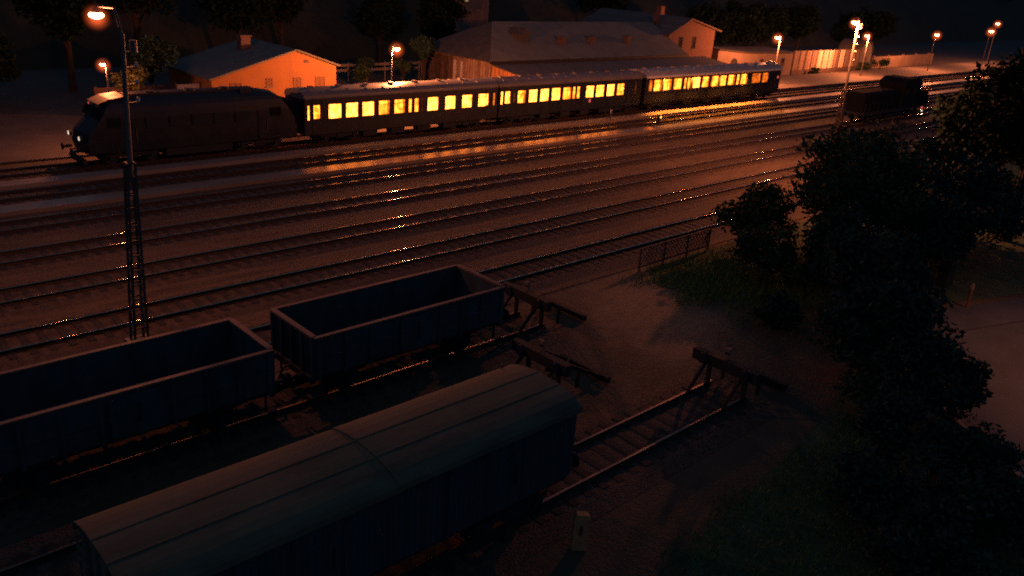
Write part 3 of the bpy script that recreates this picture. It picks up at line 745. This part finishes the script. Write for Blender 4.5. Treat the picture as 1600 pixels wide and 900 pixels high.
# ------------------------------------------------------------------ buildings
def window(t, x, y, z, w, h, m='glass', axis='y', frame='white'):
    f = MB(); e = .07
    for q in ((-w/2,w/2,-h/2,-h/2+e),(-w/2,w/2,h/2-e,h/2),(-w/2,-w/2+e,-h/2+e,h/2-e),(w/2-e,w/2,-h/2+e,h/2-e),(-.025,.025,-h/2+e,h/2-e)):
        if axis == 'y': f.box(q[0],q[1],-.05,.01,q[2],q[3])
        else: f.box(-.05,.01,q[0],q[1],q[2],q[3])
    o = f.build('window', M[frame], t, (x,y,z))
    p_ = MB()
    if axis == 'y': p_.box(-w/2+e,w/2-e,-.02,.008,-h/2+e,h/2-e)
    else: p_.box(-.02,.008,-w/2+e,w/2-e,-h/2+e,h/2-e)
    p_.build('pane', M[m], o)
    sI = MB()
    if axis == 'y': sI.box(-w/2-.06,w/2+.06,-.14,.0,-h/2-.08,-h/2-.002)
    else: sI.box(-.14,0,-w/2-.06,w/2+.06,-h/2-.08,-h/2-.002)
    sI.build('sill', M['concrete'], o)
    return o
def roof_slab(mb, a, b, c, d, th=.14):
    n = (Vector(b)-Vector(a)).cross(Vector(d)-Vector(a)).normalized()*th
    v = [Vector(q) for q in (a,b,c,d)]; w = [q-n for q in v]
    mb.face(v); mb.face(list(reversed(w)))
    for i in range(4): j = (i+1)%4; mb.face([v[j],v[i],w[i],w[j]])
    return mb
# orange gabled shed: low left eave, high right eave
sd = thing('gabled_shed', 'orange rendered shed with a lopsided gable and grey roof behind the locomotive', 'building', (0, 68.6, 0))
XL, XP, XR, zl, zp, zr, dep = 30.3, 38.1, 42.2, 2.95, 5.1, 3.75, 9
w = MB(); w.prism([(XL,-.4),(XR,-.4),(XR,zr),(XP,zp),(XL,zl)], 'y', 0, dep); w.build('wall', M['shed'], sd)
r = MB(); roof_slab(r, (XL-.35,-.3,zl+.03),(XP,-.3,zp+.16),(XP,dep+.3,zp+.16),(XL-.35,dep+.3,zl+.03)); ro = r.build('roof', M['roofgrey'], sd)
r = MB(); roof_slab(r, (XP,-.3,zp+.16),(XR+.3,-.3,zr+.04),(XR+.3,dep+.3,zr+.04),(XP,dep+.3,zp+.16)); r.build('roof', M['roofgrey'], sd)
ch = MB(); ch.box(35.6,36.5,5.2,6.1,4.1,5.75); ch.box(35.5,36.6,5.1,6.2,5.75,5.87); ch.build('chimney', M['fencedark'], ro)
for (x, z, ww, hh) in ((32.4,1.95,1.0,1.2),(35.5,2.5,.6,.7),(38.2,2.3,.8,1.0),(40.5,2.25,1.0,1.1)): window(sd, x, 0, z, ww, hh, 'shedwin', frame='shedwin')
MB().box(38.9,39.4,-.03,0,4.05,4.3).build('vent_slot', M['fencedark'], sd)
# goods shed with lean-to
gs = thing('goods_shed', 'large goods shed with a broad grey roof and boarded end, behind the middle coach', 'building', (59, 66, 0))
Lg = 33
bm_ = MB(); bm_.box(0,Lg,0,12,-.4,3.75); bm_.build('wall', M['stucco'], gs)
e1 = MB(); e1.box(-.08,-.005,.1,4.3,-.2,3.9); e1.build('boarded_end', M['boards'], gs)
e2 = MB(); e2.box(-.08,-.005,7.0,11.9,-.2,3.7); e2.build('boarded_end', M['boardsdark'], gs)
for y in (4.75, 5.9):
    d = MB(); d.box(-.1,-.01,y-.2,y+.2,-.1,3.4); do = d.build('door_post', M['white'], gs)
MB().box(-.14,-.004,6.35,6.75,-.2,3.9).build('corner_post', M['fencedark'], gs)
r = MB(); roof_slab(r, (-.5,-.25,4.02),(Lg+.3,-.25,4.02),(Lg+.3,6.2,7.35),(5.2,6.2,7.35)); ro = r.build('roof', M['roofgrey'], gs)
r = MB(); roof_slab(r, (5.2,6.2,7.35),(Lg+.3,6.2,7.35),(Lg+.3,12.5,3.95),(-.5,12.5,3.95)); r.build('roof', M['roofgrey'], gs)
r = MB(); r.face([(-.5,-.25,4.02),(5.2,6.2,7.35),(-.5,12.5,3.95)]); r.face([(-.5,-.25,3.88),(-.5,12.5,3.81),(5.2,6.2,7.2)]); r.face([(-.5,-.25,4.02),(-.5,12.5,3.95),(-.5,12.5,3.81),(-.5,-.25,3.88)]); r.build('hip_roof', M['roofdark'], gs)
for x in (12.5, 17.5, 24): 
    k = MB(); k.box(x-.35,x+.35,2.0,2.7,4.7,6.0); k.box(x-.42,x+.42,1.93,2.77,6.0,6.1); k.build('chimney', M['fencedark'], ro)
k = MB(); k.box(6.2,7.6,2.6,4.3,5.0,6.4); k.prism([(6.0,6.4),(7.8,6.4),(6.9,7.0)], 'y', 2.4, 4.6); k.build('dormer', M['roofdark'], ro)
gt_ = MB(); gt_.bar((-.5,-.33,3.86),(Lg+.3,-.33,3.86),.2,.26); gt_.build('gutter', M['black'], gs)
lt = MB(); roof_slab(lt, (-.2,-5.3,3.1),(Lg+4,-5.3,3.1),(Lg+4,-.12,3.7),(-.2,-.12,3.7),.12); lt.build('canopy_roof', M['rooftile'], gs)
le = MB(); le.prism([(-5.1,2.3),(-5.1,2.97),(-.12,3.56),(-.12,-.2),(-1.9,-.2)], 'x', -.05, .02); le.build('canopy_end', M['orangeboards'], gs)
for k in range(8): MB().box(k*4.6+.3,k*4.6+.5,-4.9,-4.7,-.2,2.86).build('canopy_post', M['fencedark'], gs)
# brick house
bh = thing('brick_house', 'tall red brick gabled house with two windows at the right end of the goods shed', 'house', (92.4, 69.2, 0))
w = MB(); w.prism([(0,-.4),(10.3,-.4),(10.3,6.7),(4.0,8.0),(0,6.35)], 'y', 0, 15); w.build('wall', M['brick'], bh)
r = MB(); roof_slab(r, (-.7,-.5,6.12),(4.0,-.5,8.18),(4.0,15.5,8.18),(-.7,15.5,6.12)); r.build('roof', M['rooftile'], bh)
r = MB(); roof_slab(r, (4.0,-.5,8.18),(11.0,-.5,6.62),(11.0,15.5,6.62),(4.0,15.5,8.18)); ro = r.build('roof', M['rooftile'], bh)
k = MB(); k.box(5.5,6.3,6,6.8,7.4,9.2); k.build('chimney', M['brick'], ro)
k = MB(); k.box(1.2,1.9,3.2,3.9,6.6,8.5); k.build('chimney', M['fencedark'], ro)
for x in (2.7, 5.7): window(bh, x, 0, 5.0, .85, 1.7, frame='fencedark')
bar = MB(); bar.bar((-.7,-.52,6.02),(4.0,-.52,8.06),.1,.2); bar.bar((4.0,-.52,8.06),(11.0,-.52,6.5),.1,.2); bar.build('bargeboard', M['fencedark'], bh)
# low wing with arch, right of the house
lw = thing('low_outbuilding', 'low reddish outbuilding with an arched opening, right of the brick house', 'building', (103.4, 68.6, 0))
w = MB(); w.prism([(0,-.4),(20.4,-.4),(20.4,3.3),(17,3.45),(8,3.5),(0,4.1)], 'y', 0, 5); w.build('wall', M['stucco'], lw)
a = MB(); pr = [(4.2-.9,.6),(4.2+.9,.6)] + [(4.2+.9*math.cos(math.pi*k/10), 2.0+.8*math.sin(math.pi*k/10)) for k in range(11)]
a.prism(pr, 'y', -.03, .001); a.build('arched_opening', M['black'], lw)
rf2 = MB(); rf2.box(-.1,20.6,-.2,5.2,3.5,3.52)
c_ = MB(); roof_slab(c_, (-.2,-.3,4.15),(8,-.3,3.55),(8,5.3,3.75),(-.2,5.3,4.35),.1); c_.build('roof', M['roofdark'], lw)
c_ = MB(); roof_slab(c_, (8,-.3,3.55),(20.7,-.3,3.36),(20.7,5.3,3.56),(8,5.3,3.75),.1); c_.build('roof', M['roofdark'], lw)
for x in (11.5, 17.6): window(lw, x, 0, 1.9, 1.0, 1.3, frame='fencedark')
# board fence, wall with pale panels
bf = thing('panel_fence', 'tall board fence with pale lit panels below the right lattice mast top', 'fence', (124.2, 68.6, 0))
for k in range(12):
    x = k * 1.85; pale = k in (4,5,6,8,10)
    MB().box(x+.1, x+1.75, 0, .08, .55, 3.5 - .012*k).build('fence_panel', M['planks'] if not pale else M['pale'], bf)
ps = MB()
for k in range(13): MB().box(k*1.85-.1,k*1.85+.1,-.06,.14,-.2,3.6).build('fence_post', M['fencedark'], bf)
MB().box(-.1,22.3,-.03,.11,-.2,.5).build('plinth', M['fencedark'], bf)
hu = thing('round_hut', 'small hut with a rounded top beyond the board fence', 'hut', (149, 68.8, 0))
pr = [(-2.2,-.2),(2.2,-.2)] + [(2.2*math.cos(math.pi*k/12), 2.6+2.0*math.sin(math.pi*k/12)) for k in range(13)]
MB().prism(pr, 'y', 0, 4).build('wall', M['concrete'], hu)
MB().box(-.5,.5,-.05,0,0,2.0).build('door', M['fencedark'], hu)
pr2 = [(2.3*math.cos(math.pi*k/12), 2.6+2.12*math.sin(math.pi*k/12)) for k in range(13)] + [(2.2*math.cos(math.pi*k/12), 2.6+2.01*math.sin(math.pi*k/12)) for k in range(12,-1,-1)]
MB().prism(pr2, 'y', -.15, 4.15).build('roof', M['roofdark'], hu)
bw = thing('boundary_wall', 'low rendered boundary wall running along the far road to the right', 'wall', (153, 69, 0))
MB().box(0,26,0,.25,-.2,1.9).build('wall', M['stucco'], bw)
for k in range(5): MB().box(k*6-.15,k*6+.15,-.06,.3,-.2,2.1).build('pillar', M['stucco'], bw)
# yard walls left
cf = thing('concrete_fence', 'low dark panelled fence with reddish slabs left of the orange shed', 'fence', (22.2, 72, 0))
for k in range(3): MB().box(k*2.3+.12,k*2.3+2.18,0,.1,.5,2.1).build('fence_panel', M['brick'], cf)
for k in range(4): MB().box(k*2.3-.1,k*2.3+.1,-.06,.14,-.2,2.2).build('fence_post', M['fencedark'], cf)
MB().box(-.1,7.1,-.02,.12,-.2,.5).build('plinth', M['fencedark'], cf)
gt2 = thing('pale_gate', 'pale yard gate between the low fence and the orange shed', 'gate', (29.4, 70.6, 0))
MB().box(-1.2,.7,0,.08,.2,2.3).build('gate_leaf', M['white'], gt2); 
for x in (-1.3,.8): MB().box(x-.08,x+.08,-.05,.13,-.2,2.5).build('gate_post', M['fencedark'], gt2)
gw = thing('garden_wall', 'low orange lit garden wall between the orange shed and the goods shed', 'wall', (46.5, 72, 0))
MB().box(0,7.5,0,.25,-.2,1.3).build('wall', M['shed'], gw); MB().box(-.05,7.55,-.05,.3,1.3,1.38).build('coping', M['concrete'], gw)
rf_ = thing('rail_fence', 'long pale horizontal rail fence behind the garden wall', 'fence', (47, 82, 0))
for z in (1.0, 1.55): MB().box(0,15,0,.08,z,z+.28).build('fence_rail', M['concrete'], rf_)
for k in range(7): MB().box(k*2.45,k*2.45+.14,-.05,.0,-.2,1.95).build('fence_post', M['concrete'], rf_)
# dim houses on the hillside
fh = thing('hillside_house', 'distant house above the goods shed end with one pale lit window', 'house', (82, 101, hill_z(82,101)-1))
MB().box(0,7,0,8,0,6.8).build('wall', M['stucco'], fh)
r = MB(); roof_slab(r, (-.5,-.5,6.7),(7.5,-.5,6.7),(7.5,4,9.6),(-.5,4,9.6)); ro=r.build('roof', M['roofdark'], fh)
r = MB(); roof_slab(r, (-.5,4,9.6),(7.5,4,9.6),(7.5,8.5,6.7),(-.5,8.5,6.7)); r.build('roof', M['roofdark'], fh)
HOUSE_WIN = window(fh, 2.2, 0, 5.0, 1.5, 1.7, 'housewin', frame='concrete')
fh2 = thing('gabled_cottage', 'faint gabled cottage on the dark slope behind the goods shed roof', 'house', (104, 112, hill_z(104,112)-1))
MB().prism([(0,0),(8,0),(8,4.5),(4,8),(0,4.5)], 'y', 0, 9).build('wall', M['stucco'], fh2)
r = MB(); roof_slab(r, (-.4,-.4,4.3),(4,-.4,8.2),(4,9.4,8.2),(-.4,9.4,4.3)); r.build('roof', M['roofdark'], fh2)
r = MB(); roof_slab(r, (4,-.4,8.2),(8.4,-.4,4.3),(8.4,9.4,4.3),(4,9.4,8.2)); r.build('roof', M['roofdark'], fh2)

# lattice fence by the bushes
lf = thing('lattice_fence', 'dark lattice fence panel at the edge of the grass beside the bushes', 'fence', (32.2, 24.1, 0))
fr = MB(); fr.bar((0,0,.95),(6.2,.15,.95),.07); fr.bar((0,0,0),(6.2,.15,0),.07)
for k in range(4): fr.bar((k*2.06,k*.05,-.25),(k*2.06,k*.05,1.0),.08)
fr.build('frame', M['fencedark'], lf)
lt2 = MB()
for k in range(22):
    x = k * .28; lt2.bar((x,.0+x*.024,.0),(min(6.15,x+.9),(x+.9)*.024,.92),.03); lt2.bar((min(6.15,x+.9),(x+.9)*.024+.03,.0),(x,x*.024+.03,.92),.03)
lt2.build('lattice', M['fencedark'], lf)
# marker stone, bollard, road post
ms = thing('marker_stone', 'small upright pale marker stone with a dark oval in the foreground grass', 'marker stone', (14.15, 11.35, -.25), rz=rad(-40))
k = MB(); k.prism([(-.2,0),(.2,0),(.2,1.0),(.14,1.1),(-.14,1.1),(-.2,1.0)], 'y', -.1, .1); k.build('stone', M['marker'], ms)
k = MB(); k.prism([(.05*math.cos(2*math.pi*i/14), .62+.17*math.sin(2*math.pi*i/14)) for i in range(14)], 'y', -.104, -.099); k.build('dark_oval', M['fencedark'], ms)
bo = thing('bollard', 'short dark post with a pale cap at the far edge of the paved road', 'bollard', (42.3, 11.9, -.235))
MB().tube([(0,0,0),(0,0,.95)], [.09,.08], 10).build('post', M['fencedark'], bo); MB().tube([(0,0,.95),(0,0,1.2),(0,0,1.24)], [.085,.08,.04], 10).build('cap', M['concrete'], bo)
cb_ = thing('control_cabinet', 'dark switch cabinet half hidden under the trees behind the bollard', 'cabinet', (44.6, 13.9, -.25))
MB().box(-.5,.5,-.25,.25,0,1.3).build('body', M['black'], cb_); MB().box(-.55,.55,-.3,.3,1.3,1.38).build('lid', M['fencedark'], cb_)
# street lamp out of the picture that lights the road (its post stands beside the road)
t = thing('road_lamp', 'street lamp beside the paved road, outside the right edge', 'street lamp', (39.5, 3.2, 0))
MB().tube([(0,0,-.3),(0,0,6.5)], [.09,.05], 10).build('pole', M['pole'], t)
lantern(t, (-.3, .2, 6.4), 1900, .19, 'bulb', True)

# ------------------------------------------------------------------ vegetation
def leaves(mb, c, r, n, size, rz=1.0, hollow=.35, rng=rnd):
    for _ in range(n):
        while True:
            d = Vector((rng.uniform(-1,1), rng.uniform(-1,1), rng.uniform(-1,1)))
            if .05 < d.length < 1: break
        d = d.normalized() * (hollow + (1-hollow) * rng.random() ** .6)
        p = Vector((c[0]+d.x*r, c[1]+d.y*r, c[2]+d.z*r*rz))
        a = Vector((rng.uniform(-1,1), rng.uniform(-1,1), rng.uniform(-.7,.7))).normalized(); b = a.orthogonal().normalized()
        b.rotate(Matrix.Rotation(rng.uniform(0,6.28), 3, a)); s = size * rng.uniform(.6, 1.4)
        mb.face([p - a*s, p + b*s*.45, p + a*s, p - b*s*.45])
def tree(name, label, x, y, h, r, nb, nl, size, m, group=None, cat='tree', z0=-.27, seed=0, squash=.85, low=.3):
    rg = random.Random(seed)
    t = thing(name, label, cat, (x, y, z0), group)
    tr = MB(); zc = h - r * squash
    tr.tube([(0,0,-.1),(.06,.03,zc*.5),(rg.uniform(-.2,.2),rg.uniform(-.2,.2),zc+r*.3)], [.05*h*.5+.05,.035*h*.5+.03,.02], 8)
    cr = MB(); clumps = []
    for k in range(nb):
        while True:
            d = Vector((rg.uniform(-1,1), rg.uniform(-1,1), rg.uniform(-1,1)))
            if d.length < 1: break
        p = Vector((d.x*r*.78, d.y*r*.78, zc + d.z*r*squash*.75)); p.z = max(p.z, low*h)
        cr_ = r * rg.uniform(.22, .42); clumps.append((p, cr_))
        if k < 9: tr.tube([(0,0,zc*rg.uniform(.35,.8)), tuple(Vector((p.x*.5,p.y*.5,(p.z+zc*.6)*.5))), tuple(p)], [.03*h*.3+.02,.02*h*.3+.01,.01], 5)
        leaves(cr, p, cr_, nl, size, .8, .2, rg)
    tr.build('trunk', M['bark'], t)
    cr.build('crown', M[m], t)
    return t
tree('broadleaf_tree', 'big dark tree in front of the right lattice mast foot', 41.5, 17.8, 8.0, 3.7, 60, 170, .17, 'leaf', seed=1)
tree('broadleaf_tree', 'tall slim tree directly in front of the shunting engine', 47.5, 21.2, 7.4, 3.0, 42, 150, .17, 'leafdark', seed=2)
tree('broadleaf_tree', 'leafy bush tree overhanging the shiny through track next to the lattice fence', 39.6, 22.2, 4.3, 2.2, 34, 150, .13, 'leaf', seed=3)
tree('broadleaf_tree', 'small bushy tree right of the green grass patch', 36.2, 19.6, 3.4, 1.8, 26, 150, .12, 'leaf', seed=4, low=.15)
tree('broadleaf_tree', 'round dark tree between the empty siding buffer stop and the road', 29.7, 10.9, 4.6, 2.4, 46, 170, .13, 'leafdark', seed=5, low=.12)
tree('broadleaf_tree', 'dark tree behind the empty siding buffer stop', 34.5, 13.6, 5.2, 2.3, 36, 150, .14, 'leafdark', seed=6, low=.2)
tree('broadleaf_tree', 'very tall dark tree at the right edge of the picture', 57, 15, 12.5, 5.0, 70, 150, .24, 'leafshade', seed=7)
tree('broadleaf_tree', 'tall dark tree left of the one at the right picture edge', 66, 20.5, 9.2, 4.2, 55, 140, .22, 'leafshade', seed=8)
tree('broadleaf_tree', 'middle sized dark tree above the road end beside the bollard', 50.5, 15.2, 6.0, 3.2, 44, 150, .17, 'leafdark', seed=9)
tree('broadleaf_tree', 'wide low dark tree over the switch cabinet', 46.2, 14.6, 4.6, 2.4, 34, 150, .15, 'leafdark', seed=10, low=.35)
tree('dark_tree', 'dark tree standing against the left side of the orange shed roof', 27.6, 74.5, 6.5, 2.3, 40, 110, .18, 'leafdark', seed=12, low=.4)
tree('dark_tree', 'slim dark tree in front of the dark boarded end of the goods shed', 56.6, 74.4, 6.0, 1.5, 34, 110, .16, 'leafdark', seed=13, low=.45)
tree('broadleaf_tree', 'bushy dark tree between the big dark tree and the buffer stop siding', 37.4, 16.2, 4.8, 2.6, 44, 150, .15, 'leafdark', seed=14, low=.1)
tree('broadleaf_tree', 'leafy dark tree in the middle of the tree mass, above the round dark tree', 33.4, 12.3, 4.2, 2.2, 36, 150, .14, 'leafdark', seed=15, low=.1)
tree('broadleaf_tree', 'dark tree left of the bollard, joining the big dark tree', 43.8, 15.6, 5.2, 2.8, 44, 150, .16, 'leafdark', seed=16, low=.1)
tree('broadleaf_tree', 'dark spreading tree below the tall trees of the right edge', 54, 18.5, 6.2, 3.6, 48, 150, .19, 'leafdark', seed=17, low=.1)
tree('broadleaf_tree', 'dark tree closing the gap right of the big dark tree', 48.5, 18.2, 5.8, 3.2, 46, 150, .17, 'leafdark', seed=18, low=.1)
tree('broadleaf_tree', 'low dark tree just above the lawn beside the siding end', 29.2, 8.6, 3.4, 2.0, 34, 150, .12, 'leafdark', seed=19, low=.1)
for i, (x, y, h, r, lab) in enumerate([(4,73,7,3.4,'dark tree at the left picture edge behind the lit ground'),(10,76,7.5,3.4,'dark tree left of the left street lamp'),(16,78.5,7,3.2,'dark tree just behind the left street lamp')]):
    tree('background_tree', lab, x, y, h, r, 44, 100, .26, 'leafshade', 'dark trees behind the station', 'tree', z0=-.2, seed=80+i, low=.05)
tree('lit_tree', 'small tree with brightly lit yellow leaves beside the left street lamp', 22.6, 65.4, 5.6, 1.5, 18, 110, .14, 'leafwarm', seed=11)
for i, (x, y, h, r, lab) in enumerate([(24.6,7.6,2.6,1.7,'low dark shrub below the round tree, nearest the curved kerb'),(21.8,7.2,2.2,1.7,'low dark shrub in the lawn left of the kerb shrub'),(25.8,5.9,2.2,1.4,'dark shrub inside the curve of the pale kerb'),(20.6,5.0,2.2,1.8,'low dark shrub at the bottom edge, right of the marker stone'),(23.6,4.4,2.4,1.9,'dark shrub at the bottom edge nearest the road'),(27.6,9.6,2.4,1.5,'small shrub just left of the round dark tree'),(32.2,16.2,1.6,1.2,'low shrub between the siding end and the small bushy tree'),(38.4,16.0,2.6,1.8,'shrub under the big dark tree')]):
    tree('shrub', lab, x, y, h, r, 22, 150, .10, 'leafdark', 'shrubs on the lawn', 'shrub', seed=20+i, squash=.7, low=.1)
for i, (x, y, h, r, lab) in enumerate([(44.3,70.5,1.9,1.1,'dark shrub at the right corner of the orange shed'),(55.5,76.5,3.6,1.5,'shrub near the dark boarded end of the goods shed'),(50.8,77.5,2.6,1.3,'lit shrub behind the garden wall'),(53.2,80.6,3.0,1.3,'lit shrub in front of the rail fence'),(129,67.3,1.4,1.0,'low shrub at the foot of the board fence'),(152,67.2,2.6,1.6,'shrub right of the round topped hut'),(144.6,66.9,2.0,1.3,'shrub left of the round topped hut')]):
    tree('shrub', lab, x, y, h, r, 12, 80, .14, 'leaf', 'shrubs around the station buildings', 'shrub', seed=40+i, squash=.7, low=.1)
bg = [(14,80,11,4,'dark background tree at the far left'),(24,84,12,4.5,'dark background tree behind the lit leaves'),(33,92,14,5,'dark background tree above the orange shed roof'),(44,92,12,4.5,'dark background tree right of the orange shed roof'),(52,97,13,5,'dark background tree behind the rail fence'),(63,92,9,3.6,'dark background tree behind the dark boarded shed end'),(71,90,10,4,'dark background tree over the goods shed roof end'),(117,80,10,4.5,'dark reddish tree behind the low outbuilding'),(128,82,11,5,'dark reddish tree behind the board fence'),(140,84,10,4.5,'dark tree left of the round topped hut'),(156,86,10,4.5,'dark tree behind the round topped hut'),(172,84,9,4,'dark tree behind the boundary wall'),(196,90,10,5,'dark tree behind the far pair of street lamps'),(110,96,14,5,'dark tall tree behind the brick house'),(90,112,14,5,'dark tall tree behind the goods shed ridge')]
for i, (x, y, h, r, lab) in enumerate(bg):
    tree('background_tree', lab, x, y, h, r, 44, 90, .34, 'leafshade', 'dark trees behind the station', 'tree', z0=max(-.2, hill_z(x,y)-.3), seed=60+i, low=.15)
# forest mass on the hill
fo = MB(); rg = random.Random(99)
for _ in range(420):
    x = rg.uniform(-120, 520); y = 112 + 190 * rg.random() ** 1.3; z = hill_z(x, y)
    leaves(fo, (x, y, z + 4.5), rg.uniform(3, 5.5), 60, .9, 1.35, .5, rg)
tag(fo.build('forest', M['leafshade']), 'dark wooded slope filling the top of the view', 'forest', kind='stuff')
# grass blades
gr = MB(); rg = random.Random(5)
def blade(x, y, hh):
    a = rg.uniform(0, 6.28); l = Vector((math.cos(a), math.sin(a), 0)); s = .022; k = Vector((rg.uniform(-.5,.5), rg.uniform(-.5,.5), 1)) * hh
    p = Vector((x, y, -.26)); gr.face([p - l*s, p + l*s, p + k])
for _ in range(16000):
    x = rg.uniform(12, 28); y = rg.uniform(1, 11.2)
    if y < 10.2 + .25*math.sin(x*1.7) - max(0, 17-x)*.5 and y > (x-24.8)*1.25+1: blade(x, y, rg.uniform(.06,.2))
for _ in range(14000):
    x = rg.gauss(36, 4.2); y = rg.gauss(20.4, 2.4)
    if y < 24.3 and x > 31.2 + .8*math.sin(y*2.1) + rg.uniform(-.8,.8) and y > 14.5: blade(x, y, rg.uniform(.08,.32))
tag(gr.build('grass', M['grass']), 'grass and weeds growing under the trees and on the lawn', 'grass', kind='stuff')

# ------------------------------------------------------------------ added spots imitating window light from the last coach
for x in (73.5, 78.5, 84, 89.0):
    l = bpy.data.lights.new('coach_spill_spot', 'SPOT'); l.energy = 3600; l.color = (1,.27,.03); l.spot_size = rad(125); l.spot_blend = .6; l.shadow_soft_size = .12
    o = bpy.data.objects.new('coach_spill_spot', l); COL.objects.link(o); o.parent = c3; o.location = (x - 83.675, -1.5, 3.25); o.rotation_euler = (rad(-25), 0, 0)

# ------------------------------------------------------------------ night air
HAZE = 0
if HAZE:
    hz = MB().box(-140, 560, -60, 470, -1.4, 90)
    hm_ = bpy.data.materials.new('haze'); hm_.use_nodes = True; nt = hm_.node_tree
    for n in list(nt.nodes): nt.nodes.remove(n)
    out = nt.nodes.new('ShaderNodeOutputMaterial'); pv = nt.nodes.new('ShaderNodeVolumePrincipled')
    pv.inputs['Color'].default_value = (.75,.78,.85,1); pv.inputs['Density'].default_value = HAZE; pv.inputs['Anisotropy'].default_value = .75
    nt.links.new(pv.outputs[0], out.inputs['Volume'])
    tag(hz.build('haze', hm_), 'thin night haze over the yard', 'haze', kind='stuff')

# ------------------------------------------------------------------ world, moon
W = bpy.data.worlds.new('World'); SC.world = W; W.use_nodes = True
nt = W.node_tree; B = nt.nodes['Background']
sky = nt.nodes.new('ShaderNodeTexSky'); sky.sky_type = 'NISHITA'; sky.sun_disc = False
EL, RO = rad(-5), rad(150)
sky.sun_elevation = EL; sky.sun_rotation = RO
nt.links.new(sky.outputs[0], B.inputs['Color']); B.inputs['Strength'].default_value = .1
B2 = nt.nodes.new('ShaderNodeBackground'); B2.inputs['Color'].default_value = (.15,.31,.62,1); B2.inputs['Strength'].default_value = .115
ad = nt.nodes.new('ShaderNodeAddShader'); nt.links.new(B.outputs[0], ad.inputs[0]); nt.links.new(B2.outputs[0], ad.inputs[1])
nt.links.new(ad.outputs[0], nt.nodes['World Output'].inputs['Surface'])
ml = bpy.data.lights.new('moon', 'SUN'); ml.energy = .004; ml.angle = rad(.5); ml.color = (.8,.88,1)
mo = bpy.data.objects.new('moon', ml); COL.objects.link(mo); mo.rotation_euler = (rad(35), 0, rad(40))

# ------------------------------------------------------------------ camera (14 m above the rails)
cd = bpy.data.cameras.new('Camera'); cam = bpy.data.objects.new('Camera', cd); COL.objects.link(cam)
f, d, u1 = 1310., 515., 1447.
pch = math.atan(d / f); aa = math.atan(u1 * math.cos(pch) / f); rl_ = math.atan(.073)
F = Vector((math.cos(aa), math.sin(aa), 0)); R0 = Vector((math.sin(aa), -math.cos(aa), 0)); U = Vector((0,0,1))
fw = F * math.cos(pch) - U * math.sin(pch); up0 = F * math.sin(pch) + U * math.cos(pch)
R = R0 * math.cos(rl_) + up0 * math.sin(rl_); UP = -R0 * math.sin(rl_) + up0 * math.cos(rl_)
mtx = Matrix((R, UP, -fw)).transposed().to_4x4(); mtx.translation = (0, 0, 14)
cam.matrix_world = mtx
cd.sensor_width = 36; cd.lens = f / 1600 * 36; cd.clip_start = .1; cd.clip_end = 6000
cd.dof.use_dof = True; cd.dof.focus_distance = 3.0; cd.dof.aperture_fstop = 6.0
SC.camera = cam
SC.view_settings.view_transform = 'Standard'; SC.view_settings.look = 'None'; SC.view_settings.gamma = 1; SC.view_settings.exposure = 0
SC.view_settings.use_curve_mapping = False
cy = SC.cycles
cy.use_denoising = False; cy.max_bounces = 5; cy.volume_bounces = 0; cy.caustics_reflective = False; cy.caustics_refractive = False
cy.sample_clamp_indirect = .6; cy.use_light_tree = True
